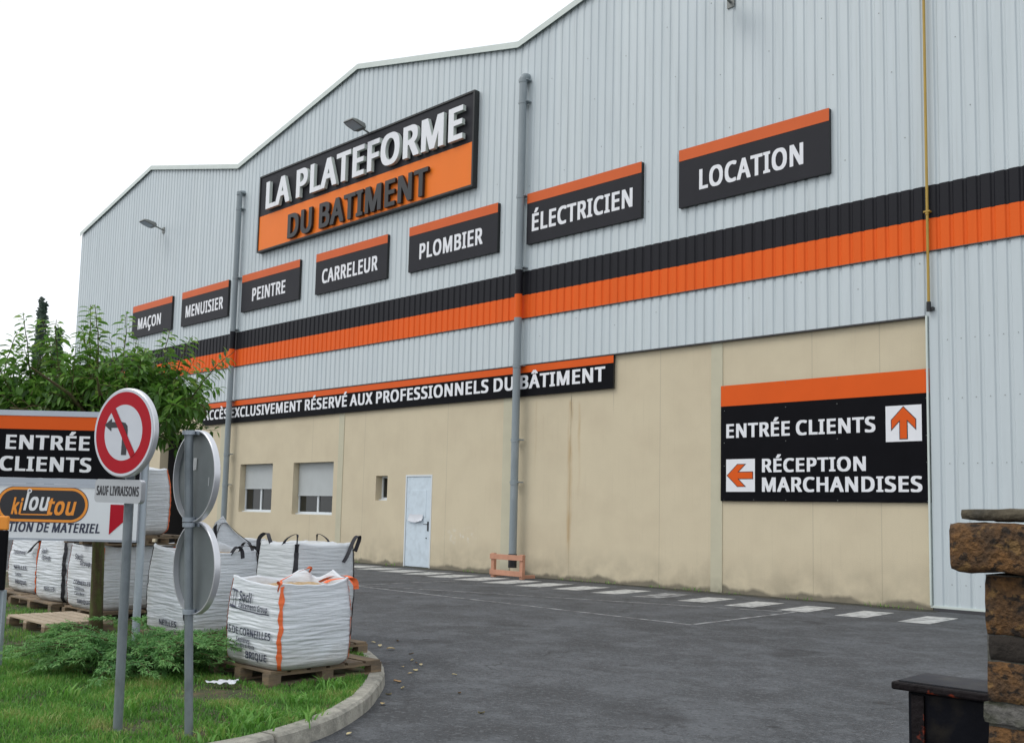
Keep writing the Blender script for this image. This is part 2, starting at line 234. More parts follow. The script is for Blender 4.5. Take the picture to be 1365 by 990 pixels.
# text: returns (verts2d+depth, faces) fitted so that cap height=h and width=w, lower-left at 0,0
GLYPH={"É":[440,[[413,0,413,80,195,80,195,221,399,221,399,301,195,301,195,420,413,420,413,428,413,500,68,500,68,0],[177,518,283,518,335,564,380,613,382,652,243,652,212,600,177,555]]],"È":[440,[[413,0,413,80,195,80,195,221,399,221,399,301,195,301,195,420,413,420,413,428,413,500,68,500,68,0],[328,518,328,555,290,603,262,652,123,652,123,616,128,608,160,572,222,518]]],"Â":[498,[[0,0,129,0,188,146,321,146,381,0,511,0,511,31,509,38,415,265,318,502,195,502,1,33],[291,228,221,228,246,292,255,316,258,315],[406,518,406,554,350,610,327,637,319,652,190,652,174,627,139,588,104,553,104,518,212,518,252,548,297,518]]],"Ç":[493,[[486,479,430,498,370,507,261,507,198,496,146,474,123,457,103,438,78,405,54,351,43,286,43,215,51,154,70,102,98,61,133,30,176,8,229,-4,218,-28,218,-57,258,-65,278,-78,271,-87,259,-91,193,-91,193,-155,211,-159,298,-159,323,-157,350,-151,370,-142,386,-127,396,-100,395,-49,390,-37,380,-25,370,-18,351,-11,351,-9,353,-6,414,-2,466,12,466,93,400,93,350,80,309,76,273,86,240,103,220,121,204,142,184,187,174,249,184,311,201,351,223,379,245,398,276,415,300,422,320,424,363,413,394,400,461,400,486,450]]],"A":[498,[[0,0,129,0,188,146,321,146,381,0,511,0,511,31,509,38,415,265,318,502,195,502,1,33],[291,228,221,228,246,292,255,316,258,315]]],"B":[506,[[68,500,68,0,329,0,360,4,397,13,424,26,454,51,464,66,474,84,482,114,483,165,479,197,473,215,460,233,439,252,414,264,430,275,449,295,459,314,465,341,463,414,454,439,440,458,417,475,398,483,364,493,333,498,302,500],[195,222,239,222,275,218,302,211,327,197,344,173,349,149,340,123,324,103,302,88,275,81,195,79],[195,421,267,417,294,410,315,399,330,379,334,356,324,331,313,320,293,308,269,302,195,300]]],"C":[493,[[485,479,440,496,374,506,259,506,201,497,150,476,124,458,101,437,78,405,65,381,54,351,43,286,43,215,46,179,61,122,74,95,94,65,133,30,153,18,188,4,219,-3,253,-7,349,-7,413,-2,466,12,466,92,399,92,343,78,310,76,270,87,239,104,221,120,204,142,184,187,174,249,181,302,193,334,206,359,221,378,246,399,283,417,320,424,370,411,394,400,461,400,485,449]]],"D":[562,[[68,0,294,0,340,5,392,18,424,32,450,48,477,72,503,107,514,130,525,164,533,211,533,298,527,338,514,376,500,402,469,440,445,459,408,479,377,489,343,496,308,500,68,500],[195,79,195,421,245,420,285,413,320,400,354,376,372,356,384,335,394,308,400,276,402,244,398,215,390,186,377,157,348,123,327,107,305,97,253,83]]],"E":[440,[[413,0,413,80,195,80,195,221,399,221,399,301,195,301,195,420,413,420,413,428,413,500,68,500,68,0]]],"F":[414,[[68,0,195,0,195,200,399,200,399,281,195,281,195,420,294,420,413,420,413,500,68,500]]],"G":[560,[[521,17,523,278,285,278,285,196,395,196,395,84,386,82,344,75,324,75,278,85,250,98,236,108,205,141,193,163,180,200,174,239,174,260,184,311,205,354,223,375,239,390,279,412,324,424,366,419,404,408,425,399,434,399,493,399,516,450,516,479,470,495,394,506,276,506,214,497,188,489,153,472,119,449,96,426,75,397,54,348,43,283,43,215,50,161,69,108,83,84,101,61,120,43,148,24,195,4,261,-7,379,-7,445,-1]]],"H":[569,[[515,0,515,500,387,500,387,301,195,301,195,500,68,500,68,479,68,0,195,0,195,221,387,221,387,0]]],"I":[288,[[274,500,28,500,28,437,87,425,87,75,28,62,29,0,274,0,274,62,214,75,214,425,274,437]]],"L":[417,[[414,0,414,81,195,81,195,500,68,500,68,0]]],"M":[686,[[632,500,474,500,350,192,348,192,227,500,68,500,68,0,190,0,190,68,192,245,288,0,405,0,505,246,505,0,632,0]]],"N":[583,[[529,0,529,500,405,500,405,209,207,500,68,499,68,0,190,0,190,292,390,0]]],"O":[597,[[115,457,85,424,66,391,49,337,43,287,43,215,51,154,70,102,101,57,130,32,166,12,208,-1,253,-7,359,-7,398,-2,429,6,461,21,495,45,523,74,548,117,561,160,569,212,569,291,560,347,550,378,535,408,508,445,480,469,441,490,403,502,354,508,259,508,209,502,179,493,154,483],[225,111,204,137,190,164,181,193,175,230,175,271,180,304,199,355,216,380,239,400,268,416,298,424,309,425,349,414,371,403,386,390,406,366,420,340,430,309,436,273,438,245,434,209,424,170,409,138,393,117,369,97,344,84,314,76,299,76,269,84,245,96]]],"P":[474,[[68,0,195,0,195,184,282,184,333,191,385,211,402,222,425,245,442,272,452,308,453,376,448,404,439,427,424,449,412,461,378,482,349,492,317,498,288,500,68,500],[195,263,195,421,255,415,279,407,295,396,313,376,322,350,318,322,309,304,292,287,269,275,238,267]]],"Q":[597,[[543,-112,543,-83,445,12,445,14,460,20,488,37,521,72,546,114,561,160,569,211,568,304,558,356,536,407,513,440,483,467,440,490,406,501,366,507,246,507,211,502,180,494,133,470,99,441,84,422,68,394,51,348,43,286,44,199,55,140,76,91,99,60,120,40,163,14,188,4,225,-4,291,-6,388,-112],[380,396,398,378,414,353,426,323,434,291,438,257,436,228,431,197,419,158,403,129,378,103,360,92,335,81,309,75,286,79,253,92,234,106,219,118,201,141,185,179,178,211,174,250,176,282,184,318,194,345,210,372,229,392,249,407,284,421,300,424,325,422,348,415]]],"R":[486,[[68,500,68,0,195,0,195,195,230,195,233,192,349,2,352,0,368,0,489,0,488,33,368,216,402,235,420,250,440,277,448,296,453,322,453,381,447,414,435,439,420,458,397,475,367,488,338,495,294,500],[195,274,195,420,228,420,254,416,282,408,298,397,313,381,322,356,318,328,304,304,285,289,258,278,227,274]]],"S":[435,[[36,16,73,3,128,-5,272,-5,312,2,342,12,373,31,393,51,408,77,417,118,416,176,408,203,401,217,377,243,348,262,304,282,244,304,206,322,182,344,173,362,172,373,179,392,193,407,212,418,232,424,274,417,317,401,386,401,404,450,404,480,399,483,356,497,308,505,168,505,138,499,104,486,81,471,61,450,49,430,43,408,42,344,51,306,66,280,92,255,119,239,148,226,213,203,252,184,278,161,287,141,287,131,281,115,264,96,244,84,208,75,151,84,103,101,36,101]]],"T":[440,[[447,500,7,500,7,420,163,420,163,147,163,0,291,0,291,420,447,420]]],"U":[562,[[63,500,63,151,71,109,89,68,121,32,158,10,203,-3,234,-7,338,-7,383,-1,411,8,439,22,453,31,479,57,501,95,509,123,513,148,513,418,513,500,386,500,386,176,382,155,368,122,347,98,317,82,296,76,283,76,254,84,232,97,211,120,196,153,191,190,191,500]]],"V":[471,[[485,500,352,499,242,202,131,500,0,500,0,471,49,344,178,1,306,0,484,466]]],"X":[461,[[3,0,135,0,235,154,335,0,472,0,470,33,315,261,460,471,460,500,329,500,238,364,149,500,14,500,14,469,159,258,3,29]]],"a":[443,[[396,0,396,287,386,329,376,347,360,364,323,381,278,388,166,386,110,372,78,358,78,328,97,286,153,286,188,301,217,309,232,311,248,305,266,292,277,269,281,242,188,239,151,234,105,221,87,213,66,197,50,177,38,148,37,84,46,50,60,29,77,13,101,2,130,-5,242,-5,277,3,291,11,295,10,296,0],[280,171,280,151,272,123,261,104,247,91,227,79,201,71,178,79,172,85,161,98,157,115,165,133,177,147,201,160,217,164]]],"b":[481,[[65,530,65,0,165,0,166,10,170,10,196,-2,226,-7,323,-5,357,3,377,12,393,23,407,37,421,52,437,83,446,111,452,154,452,228,448,260,437,300,420,332,385,365,360,378,337,385,312,388,227,388,201,385,181,378,181,530],[208,286,221,296,237,305,261,309,281,302,297,292,318,263,330,228,333,184,325,136,312,109,303,98,292,87,278,78,255,72,238,77,216,90,203,104,195,121,183,163,182,212,190,252,200,274]]],"c":[387,[[372,371,346,380,300,388,196,388,154,380,119,365,92,345,70,317,54,281,44,223,45,141,54,98,75,56,106,24,149,3,199,-7,265,-7,321,-3,367,12,367,92,311,92,277,79,250,74,226,78,206,89,194,100,180,118,167,151,162,195,169,235,175,253,190,278,205,292,231,305,251,307,299,293,355,293,372,338]]],"e":[445,[[402,16,402,95,344,95,325,87,280,75,257,72,240,76,215,87,192,104,179,123,167,151,165,166,420,166,417,263,412,286,397,321,379,346,356,365,325,380,296,386,286,388,189,388,172,386,126,370,90,341,62,300,46,246,44,156,51,110,70,68,85,48,119,19,164,0,207,-7,302,-7,350,-1],[169,240,175,259,189,281,199,292,219,305,237,311,256,304,275,289,290,267,297,240]]],"è":[445,[[402,16,402,95,344,95,325,87,280,75,257,72,240,76,215,87,192,104,179,123,167,151,165,166,420,166,417,263,412,286,397,321,379,346,356,365,325,380,296,386,286,388,189,388,172,386,126,370,90,341,62,300,46,246,44,156,51,110,70,68,85,48,119,19,164,0,207,-7,302,-7,350,-1],[169,240,175,259,189,281,199,292,219,305,237,311,256,304,275,289,290,267,297,240],[310,400,310,437,267,491,242,535,114,535,114,498,116,495,155,451,212,400]]],"i":[231,[[65,0,181,0,181,382,65,382],[177,422,183,430,187,445,187,483,185,495,175,508,157,515,90,515,77,512,70,506,65,501,60,487,60,441,66,426,73,419,90,413,157,413]]],"k":[424,[[65,531,65,0,181,0,181,131,188,137,193,134,298,0,427,0,427,29,395,71,282,209,278,217,413,349,416,353,416,382,290,382,181,274,181,531]]],"l":[231,[[65,0,181,0,181,531,65,531]]],"m":[705,[[658,0,658,274,653,309,640,343,621,364,593,380,567,387,546,389,452,388,410,376,387,362,355,380,307,389,215,388,182,380,172,374,170,382,65,382,65,0,181,0,181,84,181,196,190,252,200,275,213,291,237,305,248,309,260,308,276,300,287,289,297,271,302,252,303,0,420,0,420,217,423,241,433,269,445,285,462,300,482,308,495,309,515,300,526,289,536,271,541,252,542,0]]],"n":[483,[[436,0,436,279,433,298,423,330,410,351,388,369,355,383,316,389,232,389,197,383,172,373,170,382,65,382,65,90,65,0,181,0,181,196,188,245,201,274,217,292,246,307,255,309,272,308,292,298,303,288,313,271,320,246,320,0]]],"o":[474,[[105,355,80,331,61,300,49,262,44,225,44,158,50,118,62,84,86,48,109,26,129,13,165,-1,200,-7,287,-7,309,-4,350,8,384,28,410,54,430,88,441,123,446,161,446,222,441,260,429,298,406,333,381,357,356,372,327,383,296,388,194,388,177,386,140,375],[192,282,212,299,236,308,247,309,281,295,306,269,320,239,327,189,320,144,307,115,296,101,271,81,242,72,226,77,209,87,184,112,167,153,162,196,170,240,176,256]]],"p":[481,[[65,-159,181,-159,181,4,197,-2,225,-6,315,-6,332,-4,351,1,380,14,395,24,420,51,437,84,447,117,452,155,452,228,447,267,438,298,427,321,408,345,391,361,376,371,348,383,317,389,222,389,196,384,175,374,171,374,170,383,65,383],[207,284,226,299,258,310,271,306,292,294,313,270,330,226,333,186,322,133,311,110,303,102,281,81,256,73,223,86,201,109,187,143,181,198,190,252]]],"r":[340,[[65,0,181,0,181,198,191,242,208,270,231,290,251,301,266,305,275,303,331,303,338,349,338,386,325,387,310,389,228,389,203,384,173,369,171,369,170,382,65,382]]],"s":[386,[[42,16,74,3,119,-5,233,-7,264,-3,296,5,326,21,342,35,359,64,364,95,363,143,358,161,349,176,333,193,313,206,181,260,164,272,157,285,174,302,204,312,236,306,279,291,336,291,356,334,356,366,353,367,314,380,277,387,156,388,131,385,99,375,77,364,58,347,47,329,41,306,42,247,54,219,72,201,97,186,191,149,222,134,242,117,247,104,238,90,224,79,192,70,149,77,99,96,42,96]]],"t":[303,[[296,3,297,76,237,76,221,72,199,88,190,103,186,120,186,309,295,309,295,383,186,383,186,464,120,464,94,463,71,390,16,366,16,309,70,309,70,82,76,52,87,31,106,12,142,-3,165,-7,250,-7]]],"u":[483,[[60,383,60,104,65,74,79,42,97,22,124,5,152,-3,179,-7,268,-7,307,0,324,9,327,9,328,0,433,0,433,295,433,383,317,383,317,179,310,138,298,109,278,88,258,77,232,72,210,81,198,90,185,109,179,130,178,383]]]}
def text_geo(s,w=None,h=1.,bold=0.,extrude=0.,shear=0.,track=0.):
    """heavy humanist sans capitals from outline points (500 units = cap height); cap height=h, width=w, lower-left at 0,0"""
    cu=bpy.data.curves.new('t','CURVE'); cu.dimensions='2D'; cu.fill_mode='BOTH' if extrude else 'FRONT'; cu.extrude=extrude; x=0.
    for c in s:
        if c==' ': x+=.36; continue
        adv,loops=GLYPH[c]
        for L in loops:
            sp_=cu.splines.new('POLY'); n=len(L)//2; sp_.points.add(n-1); sp_.use_cyclic_u=True
            for i in range(n): X=L[2*i]/500;Y=L[2*i+1]/500; sp_.points[i].co=(x+X+shear*Y,Y,0,1)
        x+=adv/500+track
    ob=bpy.data.objects.new('t',cu); me=bpy.data.meshes.new_from_object(ob); vs=[tuple(v.co) for v in me.vertices]; fs=[tuple(p.vertices) for p in me.polygons]
    bpy.data.objects.remove(ob); bpy.data.curves.remove(cu); bpy.data.meshes.remove(me)
    x0=min(v[0] for v in vs); x1=max(v[0] for v in vs); sx=w/(x1-x0) if w else h
    return [((v[0]-x0)*sx,v[1]*h,v[2]) for v in vs],fs
def frame(o,ex,ey,en): # matrix mapping (x,y,z)->o+x ex+y ey+z en
    o,ex,ey,en=map(Vector,(o,ex,ey,en)); return Matrix(((ex.x,ey.x,en.x,o.x),(ex.y,ey.y,en.y,o.y),(ex.z,ey.z,en.z,o.z),(0,0,0,1)))
def flat(mb,T,poly,z=0.,mi=0): mb.add([T@Vector((x,y,z)) for x,y in poly],[tuple(range(len(poly)))],mi)
def put_text(mb,T,s,x,y,w,h,z=0.,mi=0,**k):
    vs,fs=text_geo(s,w,h,**k); mb.add([T@Vector((a+x,b+y,c+z)) for a,b,c in vs],fs,mi)
def disc(r,n=64,cx=0,cy=0): return [(cx+r*math.cos(2*PI*i/n),cy+r*math.sin(2*PI*i/n)) for i in range(n)]
def offpoly(P,d):
    n=len(P);out=[]
    ar=sum(P[i][0]*P[(i+1)%n][1]-P[(i+1)%n][0]*P[i][1] for i in range(n)); sg=1 if ar>0 else -1
    for i in range(n):
        a=Vector(P[i-1]);b=Vector(P[i]);c=Vector(P[(i+1)%n]); e1=(b-a).normalized(); e2=(c-b).normalized()
        n1=Vector((e1.y,-e1.x))*sg;n2=Vector((e2.y,-e2.x))*sg; k=1+n1.dot(n2); q=b+(n1+n2)*(d/max(k,.3)); out.append((q.x,q.y))
    return out
def ring(mb,T,r0,r1,z=0,mi=0,n=64):
    vs=[];fs=[]
    for i in range(n):
        t=2*PI*i/n; vs+=[T@Vector((r0*math.cos(t),r0*math.sin(t),z)),T@Vector((r1*math.cos(t),r1*math.sin(t),z))]
    for i in range(n): j=(i+1)%n; fs.append((2*i,2*i+1,2*j+1,2*j))
    mb.add(vs,fs,mi)
def rrect(w,h,r,n=6):
    out=[]
    for cx,cy,a in ((w-r,h-r,0),(r,h-r,90),(r,r,180),(w-r,r,270)):
        for i in range(n+1): t=math.radians(a+90*i/n); out.append((cx+r*math.cos(t),cy+r*math.sin(t)))
    return out
def prism(mb,T,poly,z0,z1,mi=0,mside=None):
    n=len(poly); vs=[T@Vector((x,y,z0)) for x,y in poly]+[T@Vector((x,y,z1)) for x,y in poly]
    mb.add(vs,[tuple(range(n,2*n))],mi); mb.add(vs,[tuple(range(n-1,-1,-1))]+[(i,(i+1)%n,n+(i+1)%n,n+i) for i in range(n)],mi if mside is None else mside)
# ------------------------------------------------------------------ camera, light, sky
cam=bpy.data.cameras.new('camera'); co=bpy.data.objects.new('camera',cam); COL.objects.link(co); SC.camera=co
R=Vector((.7187876348,.6948556166,.0228036870)); U=Vector((.0482815874,-.0826117838,.9954115639)); F=Vector((-.6935511692,.7143885254,.0929290612))
co.matrix_world=Matrix(((R.x,U.x,-F.x,0),(R.y,U.y,-F.y,-18.6168),(R.z,U.z,-F.z,1.6),(0,0,0,1)))
cam.sensor_width=36; cam.lens=34.5555; cam.shift_y=.04909; cam.clip_end=2000; cam.clip_start=.05
w=bpy.data.worlds.new('World'); SC.world=w; w.use_nodes=True; nt=w.node_tree; bg=nt.nodes['Background']
sky=nd(nt,'ShaderNodeTexSky',sky_type='NISHITA'); sky.sun_disc=False; sky.sun_elevation=math.radians(52); sky.sun_rotation=math.radians(215); sky.air_density=1.5; sky.dust_density=3
hs=nd(nt,'ShaderNodeHueSaturation'); hs.inputs['Saturation'].default_value=.5; nt.links.new(sky.outputs[0],hs.inputs['Color'])
tc=nd(nt,'ShaderNodeTexCoord'); nz=nd(nt,'ShaderNodeTexNoise'); nz.inputs['Scale'].default_value=2.2; nz.inputs['Detail'].default_value=5; nt.links.new(tc.outputs['Generated'],nz.inputs['Vector'])
mr=nd(nt,'ShaderNodeMapRange'); mr.inputs[1].default_value=.3; mr.inputs[2].default_value=.7; mr.inputs[3].default_value=.86; mr.inputs[4].default_value=.97; nt.links.new(nz.outputs[0],mr.inputs[0])
mx=nd(nt,'ShaderNodeMix',data_type='RGBA'); nt.links.new(mr.outputs[0],mx.inputs[0]); nt.links.new(hs.outputs[0],mx.inputs[6]); mx.inputs[7].default_value=(8.6,8.9,9.3,1)
nt.links.new(mx.outputs[2],bg.inputs['Color']); bg.inputs['Strength'].default_value=.125
sl=bpy.data.lights.new('sun','SUN'); sl.energy=.9; sl.angle=math.radians(25); sl.color=(1,.97,.92); so=bpy.data.objects.new('sun',sl); COL.objects.link(so)
sd=Vector((-.45,-.65,.9)).normalized(); so.rotation_euler=sd.to_track_quat('Z','Y').to_euler(); so.location=(0,-20,30)
SC.view_settings.view_transform='Standard'; SC.view_settings.look='None'; SC.view_settings.exposure=.08; SC.view_settings.gamma=1
SC.cycles.use_denoising=True; SC.cycles.max_bounces=6; SC.cycles.transparent_max_bounces=8
# ------------------------------------------------------------------ ground
g=MB(); g.add([(-250,-150,0),(150,-150,0),(150,250,0),(-250,250,0)],[(0,1,2,3)]); tag(g.build('asphalt_ground','asphalt'),kind='structure')
# painted marks
for i in range(16):
    if i>=0:
        x=-6.22-1.068*i; jx=random.uniform(-.03,.03); y0=-2.58+random.uniform(-.04,.04)+max(0,i-9)*.09; y1=-1.22+random.uniform(-.05,.05)+max(0,i-9)*.03
        s=MB(); wdt=.5+.012*i; sk=-.06-.017*i; dy=.05+.022*i
        n=10; L=[];Rr=[]
        for k in range(n+1):
            t=k/n; y=y0+(y1-y0)*t; L.append((x-wdt+sk*t+jx+.015*N(i*3.1,k*.9),y,.004)); Rr.append((x+sk*t*.9+jx+.015*N(i*3.1+50,k*.9),y+dy,.004))
        s.add(L+Rr,[(k,n+1+k,n+2+k,k+1) for k in range(n)]); tag(s.build('painted_bar','paint_worn' if i==5 else 'paint_white'),kind='structure')
def line(p,q,wd,mt):
    p=Vector((*p,.004));q=Vector((*q,.004));d=(q-p).normalized();nn=Vector((-d.y,d.x,0))*wd/2; n=24; s=MB(); vs=[]
    for k in range(n+1): c=p.lerp(q,k/n)+nn*.5*N(p.x+k*.7,p.y); vs+=[c-nn,c+nn]
    s.add(vs,[(2*k,2*k+2,2*k+3,2*k+1) for k in range(n)]); tag(s.build('painted_line',mt),kind='structure')
line((-8.45,-5.95),(-17.1,-5.75),.085,'paint_worn'); line((-8.46,-5.86),(-8.52,-2.62),.085,'paint_worn'); line((-17.14,-5.6),(-17.14,-2.6),.085,'paint_worn'); line((-17.0,-5.57),(-8.7,-2.75),.075,'paint_worn')
# dirt strip along the wall foot
d=MB(); n=240; vs=[]
for k in range(n+1):
    x=-46+ (k/n)*39; vs+=[(x,-.02,.012),(x,-.22-.65*abs(N(x*.6,4))-.22*abs(N(x*3.,2))-.08*abs(N(x*11,2)),.003)]
d.add(vs,[(2*k,2*k+1,2*k+3,2*k+2) for k in range(n)]); tag(d.build('dirt_strip','moss_dirt'),kind='structure')
# ------------------------------------------------------------------ island: soil, kerb, grass
path=[(-5.45,-24),(-5.5,-19),(-5.55,-17),(-5.62,-15.2),(-5.67,-14.94),(-5.78,-14.6),(-5.97,-14.19),(-6.38,-13.62),(-6.78,-13.2),(-7.3,-12.7),(-7.85,-12.3),(-8.55,-11.92),(-9.4,-11.55),(-10.5,-11.2),(-12.2,-10.85),(-16,-10.6),(-24,-10.6),(-40,-10.6)]
def smooth(P,it=3):
    P=[Vector((*p,0)) for p in P]
    for _ in range(it):
        Q=[P[0]]
        for a,b in zip(P,P[1:]): Q+=[a*.75+b*.25,a*.25+b*.75]
        Q.append(P[-1]); P=Q
    return P
sp=smooth(path)
def resample(P,step):
    out=[P[0]];acc=0
    for a,b in zip(P,P[1:]):
        l=(b-a).length; t=step-acc
        while t<=l: out.append(a.lerp(b,t/l)); t+=step
        acc=(acc+l)%step
    return out
kp=resample(sp,.05); KW=.15; per=14
def nrm(i):
    d=(kp[min(i+1,len(kp)-1)]-kp[max(i-1,0)]).normalized(); return Vector((-d.y,d.x,0))   # towards the grass
k=MB(); i0=0
while i0+per<len(kp) and i0<len(kp)-1:
    i1=min(i0+per,len(kp)-1); dz=random.uniform(-.004,.004); dn=random.uniform(-.004,.004); ns=[];sec=[(0.0,-.02),(.008,.10),(.03,.12),(KW-.012,.122),(KW,.11),(KW,-.02)]
    rows=[]
    for j in range(i0,i1+1):
        t=0
        p=kp[j]; dd=(kp[min(j+1,len(kp)-1)]-kp[max(j-1,0)]).normalized()
        if j==i0: p=p+dd*.006
        if j==i1: p=p-dd*.006
        nn=nrm(j); ch=.012*max(0,N(j*.31,i0)) 
        rows.append([p+nn*(a+dn+(ch if q in(1,2) else 0))+Vector((0,0,z+dz-(ch*.8 if q in(1,2) else 0))) for q,(a,z) in enumerate(sec)])
    n=len(sec); fs=[(r*n+c,(r+1)*n+c,(r+1)*n+c+1,r*n+c+1) for r in range(len(rows)-1) for c in range(n-1)]
    fs=[tuple(reversed(f)) for f in fs]
    m_=len(rows); fs+= [tuple(range(n)),tuple((m_-1)*n+c for c in range(n-1,-1,-1))]
    k.add([q for r in rows for q in r],fs); i0=i1
tag(k.build('kerb','kerb',auto=35),kind='structure')
inner=[kp[i]+nrm(i)*(KW-.02) for i in range(0,len(kp),4)]
poly=[(p.x,p.y) for p in inner]+[(-40,-24)]
bm=bmesh.new(); f=bm.faces.new([bm.verts.new((x,y,.0)) for x,y in poly]); 
bmesh.ops.triangulate(bm,faces=[f]); me=bpy.data.meshes.new('soil'); 
for v in bm.verts: v.co.z=.1
bm.normal_update()
for f in bm.faces:
    if f.normal.z<0: f.normal_flip()
bm.to_mesh(me); me.materials.append(M['soil']); o=bpy.data.objects.new('soil_island',me); COL.objects.link(o); tag(o,kind='structure')
P2=np.array(poly)
def inside(x,y):
    c=np.zeros(len(x),bool); n=len(P2)
    for i in range(n):
        x0,y0=P2[i];x1,y1=P2[i-1]; cond=((y0>y)!=(y1>y)); 
        with np.errstate(divide='ignore',invalid='ignore'): xi=(x1-x0)*(y-y0)/(y1-y0)+x0
        c^=cond&(x<xi)
    return c
def blades(name,x,y,z0,h,wd,lean,tone,matk,seg=2):
    n=len(x); a=rng.uniform(0,2*PI,n); la=rng.uniform(0,2*PI,n)
    ca,sa=np.cos(a)*wd/2,np.sin(a)*wd/2; lx,ly=np.cos(la)*lean*h,np.sin(la)*lean*h
    V=np.zeros((n,5,3))
    V[:,0]=np.stack([x-ca,y-sa,z0],1);V[:,1]=np.stack([x+ca,y+sa,z0],1)
    V[:,2]=np.stack([x-ca*.8+lx*.35,y-sa*.8+ly*.35,z0+h*.55],1);V[:,3]=np.stack([x+ca*.8+lx*.35,y+sa*.8+ly*.35,z0+h*.55],1)
    V[:,4]=np.stack([x+lx,y+ly,z0+h*(1-.35*lean)],1)
    fs=np.array([[0,1,3,2]]); base=np.arange(n)[:,None]*5
    quads=(base+np.array([0,1,3,2])[None]); tris=(base+np.array([2,3,4])[None])
    me=bpy.data.meshes.new(name); me.vertices.add(5*n); me.vertices.foreach_set('co',V.reshape(-1))
    lv=np.concatenate([quads.reshape(-1),tris.reshape(-1)]); me.loops.add(len(lv)); me.loops.foreach_set('vertex_index',lv.astype(np.int32))
    st=np.concatenate([np.arange(n)*4,4*n+np.arange(n)*3]); me.polygons.add(2*n); me.polygons.foreach_set('loop_start',st.astype(np.int32))
    at=me.attributes.new('tone','FLOAT','POINT'); at.data.foreach_set('value',np.repeat(tone,5).astype(np.float32))
    me.update(calc_edges=True); me.validate(); me.materials.append(M[matk]); o=bpy.data.objects.new(name,me); COL.objects.link(o); return o
def vnoise(x,y,s,o=0.): return np.array([noise.noise(Vector((a*s+o,b*s,o))) for a,b in zip(x,y)])
PAL_RECT=[(-8.33,-7.28,-13.97,-12.72),(-9.65,-8.5,-13.2,-12.05),(-10.7,-9.62,-13.62,-12.5),(-13.0,-11.6,-14.15,-13.25),(-17.5,-12.5,-13.2,-11.1)]
SHC=(-8.72,-14.42)
xs=[];ys=[]
for (n,x0,x1,y0,y1) in ((150000,-10.5,-5.5,-16.8,-11.7),(60000,-17,-10.5,-16.8,-11.0)):
    xs.append(rng.uniform(x0,x1,n)); ys.append(rng.uniform(y0,y1,n))
x=np.concatenate(xs);y=np.concatenate(ys); kk=inside(x,y)
for a,b_,c,d_ in PAL_RECT: kk&=~((x>a)&(x<b_)&(y>c)&(y<d_))
# only what stands in the photographed sector
vx,vy=x-0,y+18.617; dep=vx*F.x+vy*F.y; lat=(vx*R.x+vy*R.y)/np.maximum(dep,.1); kk&=(lat>-.62)&(lat<.05)
x,y=x[kk],y[kk]; n1=vnoise(x,y,1.3); n2=vnoise(x,y,4.,9.)
bare=np.exp(-((x+7.35)**2/.20+(y+14.42)**2/.12))+np.exp(-((x+6.55)**2+(y+15.55)**2)/.025)+np.exp(-((x+6.1)**2+(y+15.25)**2)/.02)+.5*np.exp(-((x+8.9)**2/.5+(y+14.75)**2/.04))
keep=rng.uniform(0,1,len(x))<np.clip(.95+.5*n1+.5*n2-.85*bare,0.06,1); x,y,n1,n2,bare=x[keep],y[keep],n1[keep],n2[keep],bare[keep]
h=np.clip(.043+.028*n1+.028*n2+rng.normal(0,.014,len(x)),.018,.13)*(1-.55*np.clip(bare,0,1))
tone=np.clip(.42+.5*n2+.4*n1+rng.normal(0,.2,len(x))+np.where(rng.uniform(0,1,len(x))<.035,.5,0)+.45*np.clip(bare,0,1),0,1)
gr=blades('grass',x,y,np.full(len(x),.098),h,rng.uniform(.004,.0085,len(x)),rng.uniform(.1,.85,len(x)),tone,'grass_blade'); tag(gr,'short uneven green grass covering the kerbed island',"grass",kind='stuff')
# broad-leaved weeds at the kerb and along the wall foot
wx=[];wy=[];wz=[]
for (cx,cy,r,nn) in ((-6.0,-14.5,.12,70),(-6.25,-14.75,.16,90),(-6.0,-14.95,.12,70),(-5.9,-15.2,.1,60),(-6.5,-14.2,.1,40),(-7.9,-15.4,.12,50),(-7.0,-15.3,.1,40),(-6.9,-13.6,.12,50)):
    wx+=list(rng.normal(cx,r*.6,nn)); wy+=list(rng.normal(cy,r*.6,nn))
wx=np.array(wx);wy=np.array(wy)
tag(blades('weeds',wx,wy,np.full(len(wx),.1),rng.uniform(.06,.15,len(wx)),rng.uniform(.012,.024,len(wx)),rng.uniform(.4,1.1,len(wx)),rng.uniform(.3,.8,len(wx)),'grass_blade'),'broad leaved weeds growing in the grass behind the kerb','weeds',kind='stuff')
fx=[];fy=[]
for c in (-15.9,-15.3,-14.6,-13.3,-12.1,-12.4,-11.3,-9.6,-8.2,-7.6,-7.9,-19.4,-22.8,-24.5):
    nn=12; fx+=list(rng.normal(c,.16,nn)); fy+=list(-.06-np.abs(rng.normal(0,.09,nn)))
fx=np.array(fx);fy=np.array(fy)
tag(blades('wall_weeds',fx,fy,np.full(len(fx),.008),rng.uniform(.03,.12,len(fx)),rng.uniform(.008,.02,len(fx)),rng.uniform(.3,1.,len(fx)),rng.uniform(.2,1.,len(fx)),'grass_blade'),'small weeds growing in the gap at the foot of the beige wall','weeds',kind='stuff')
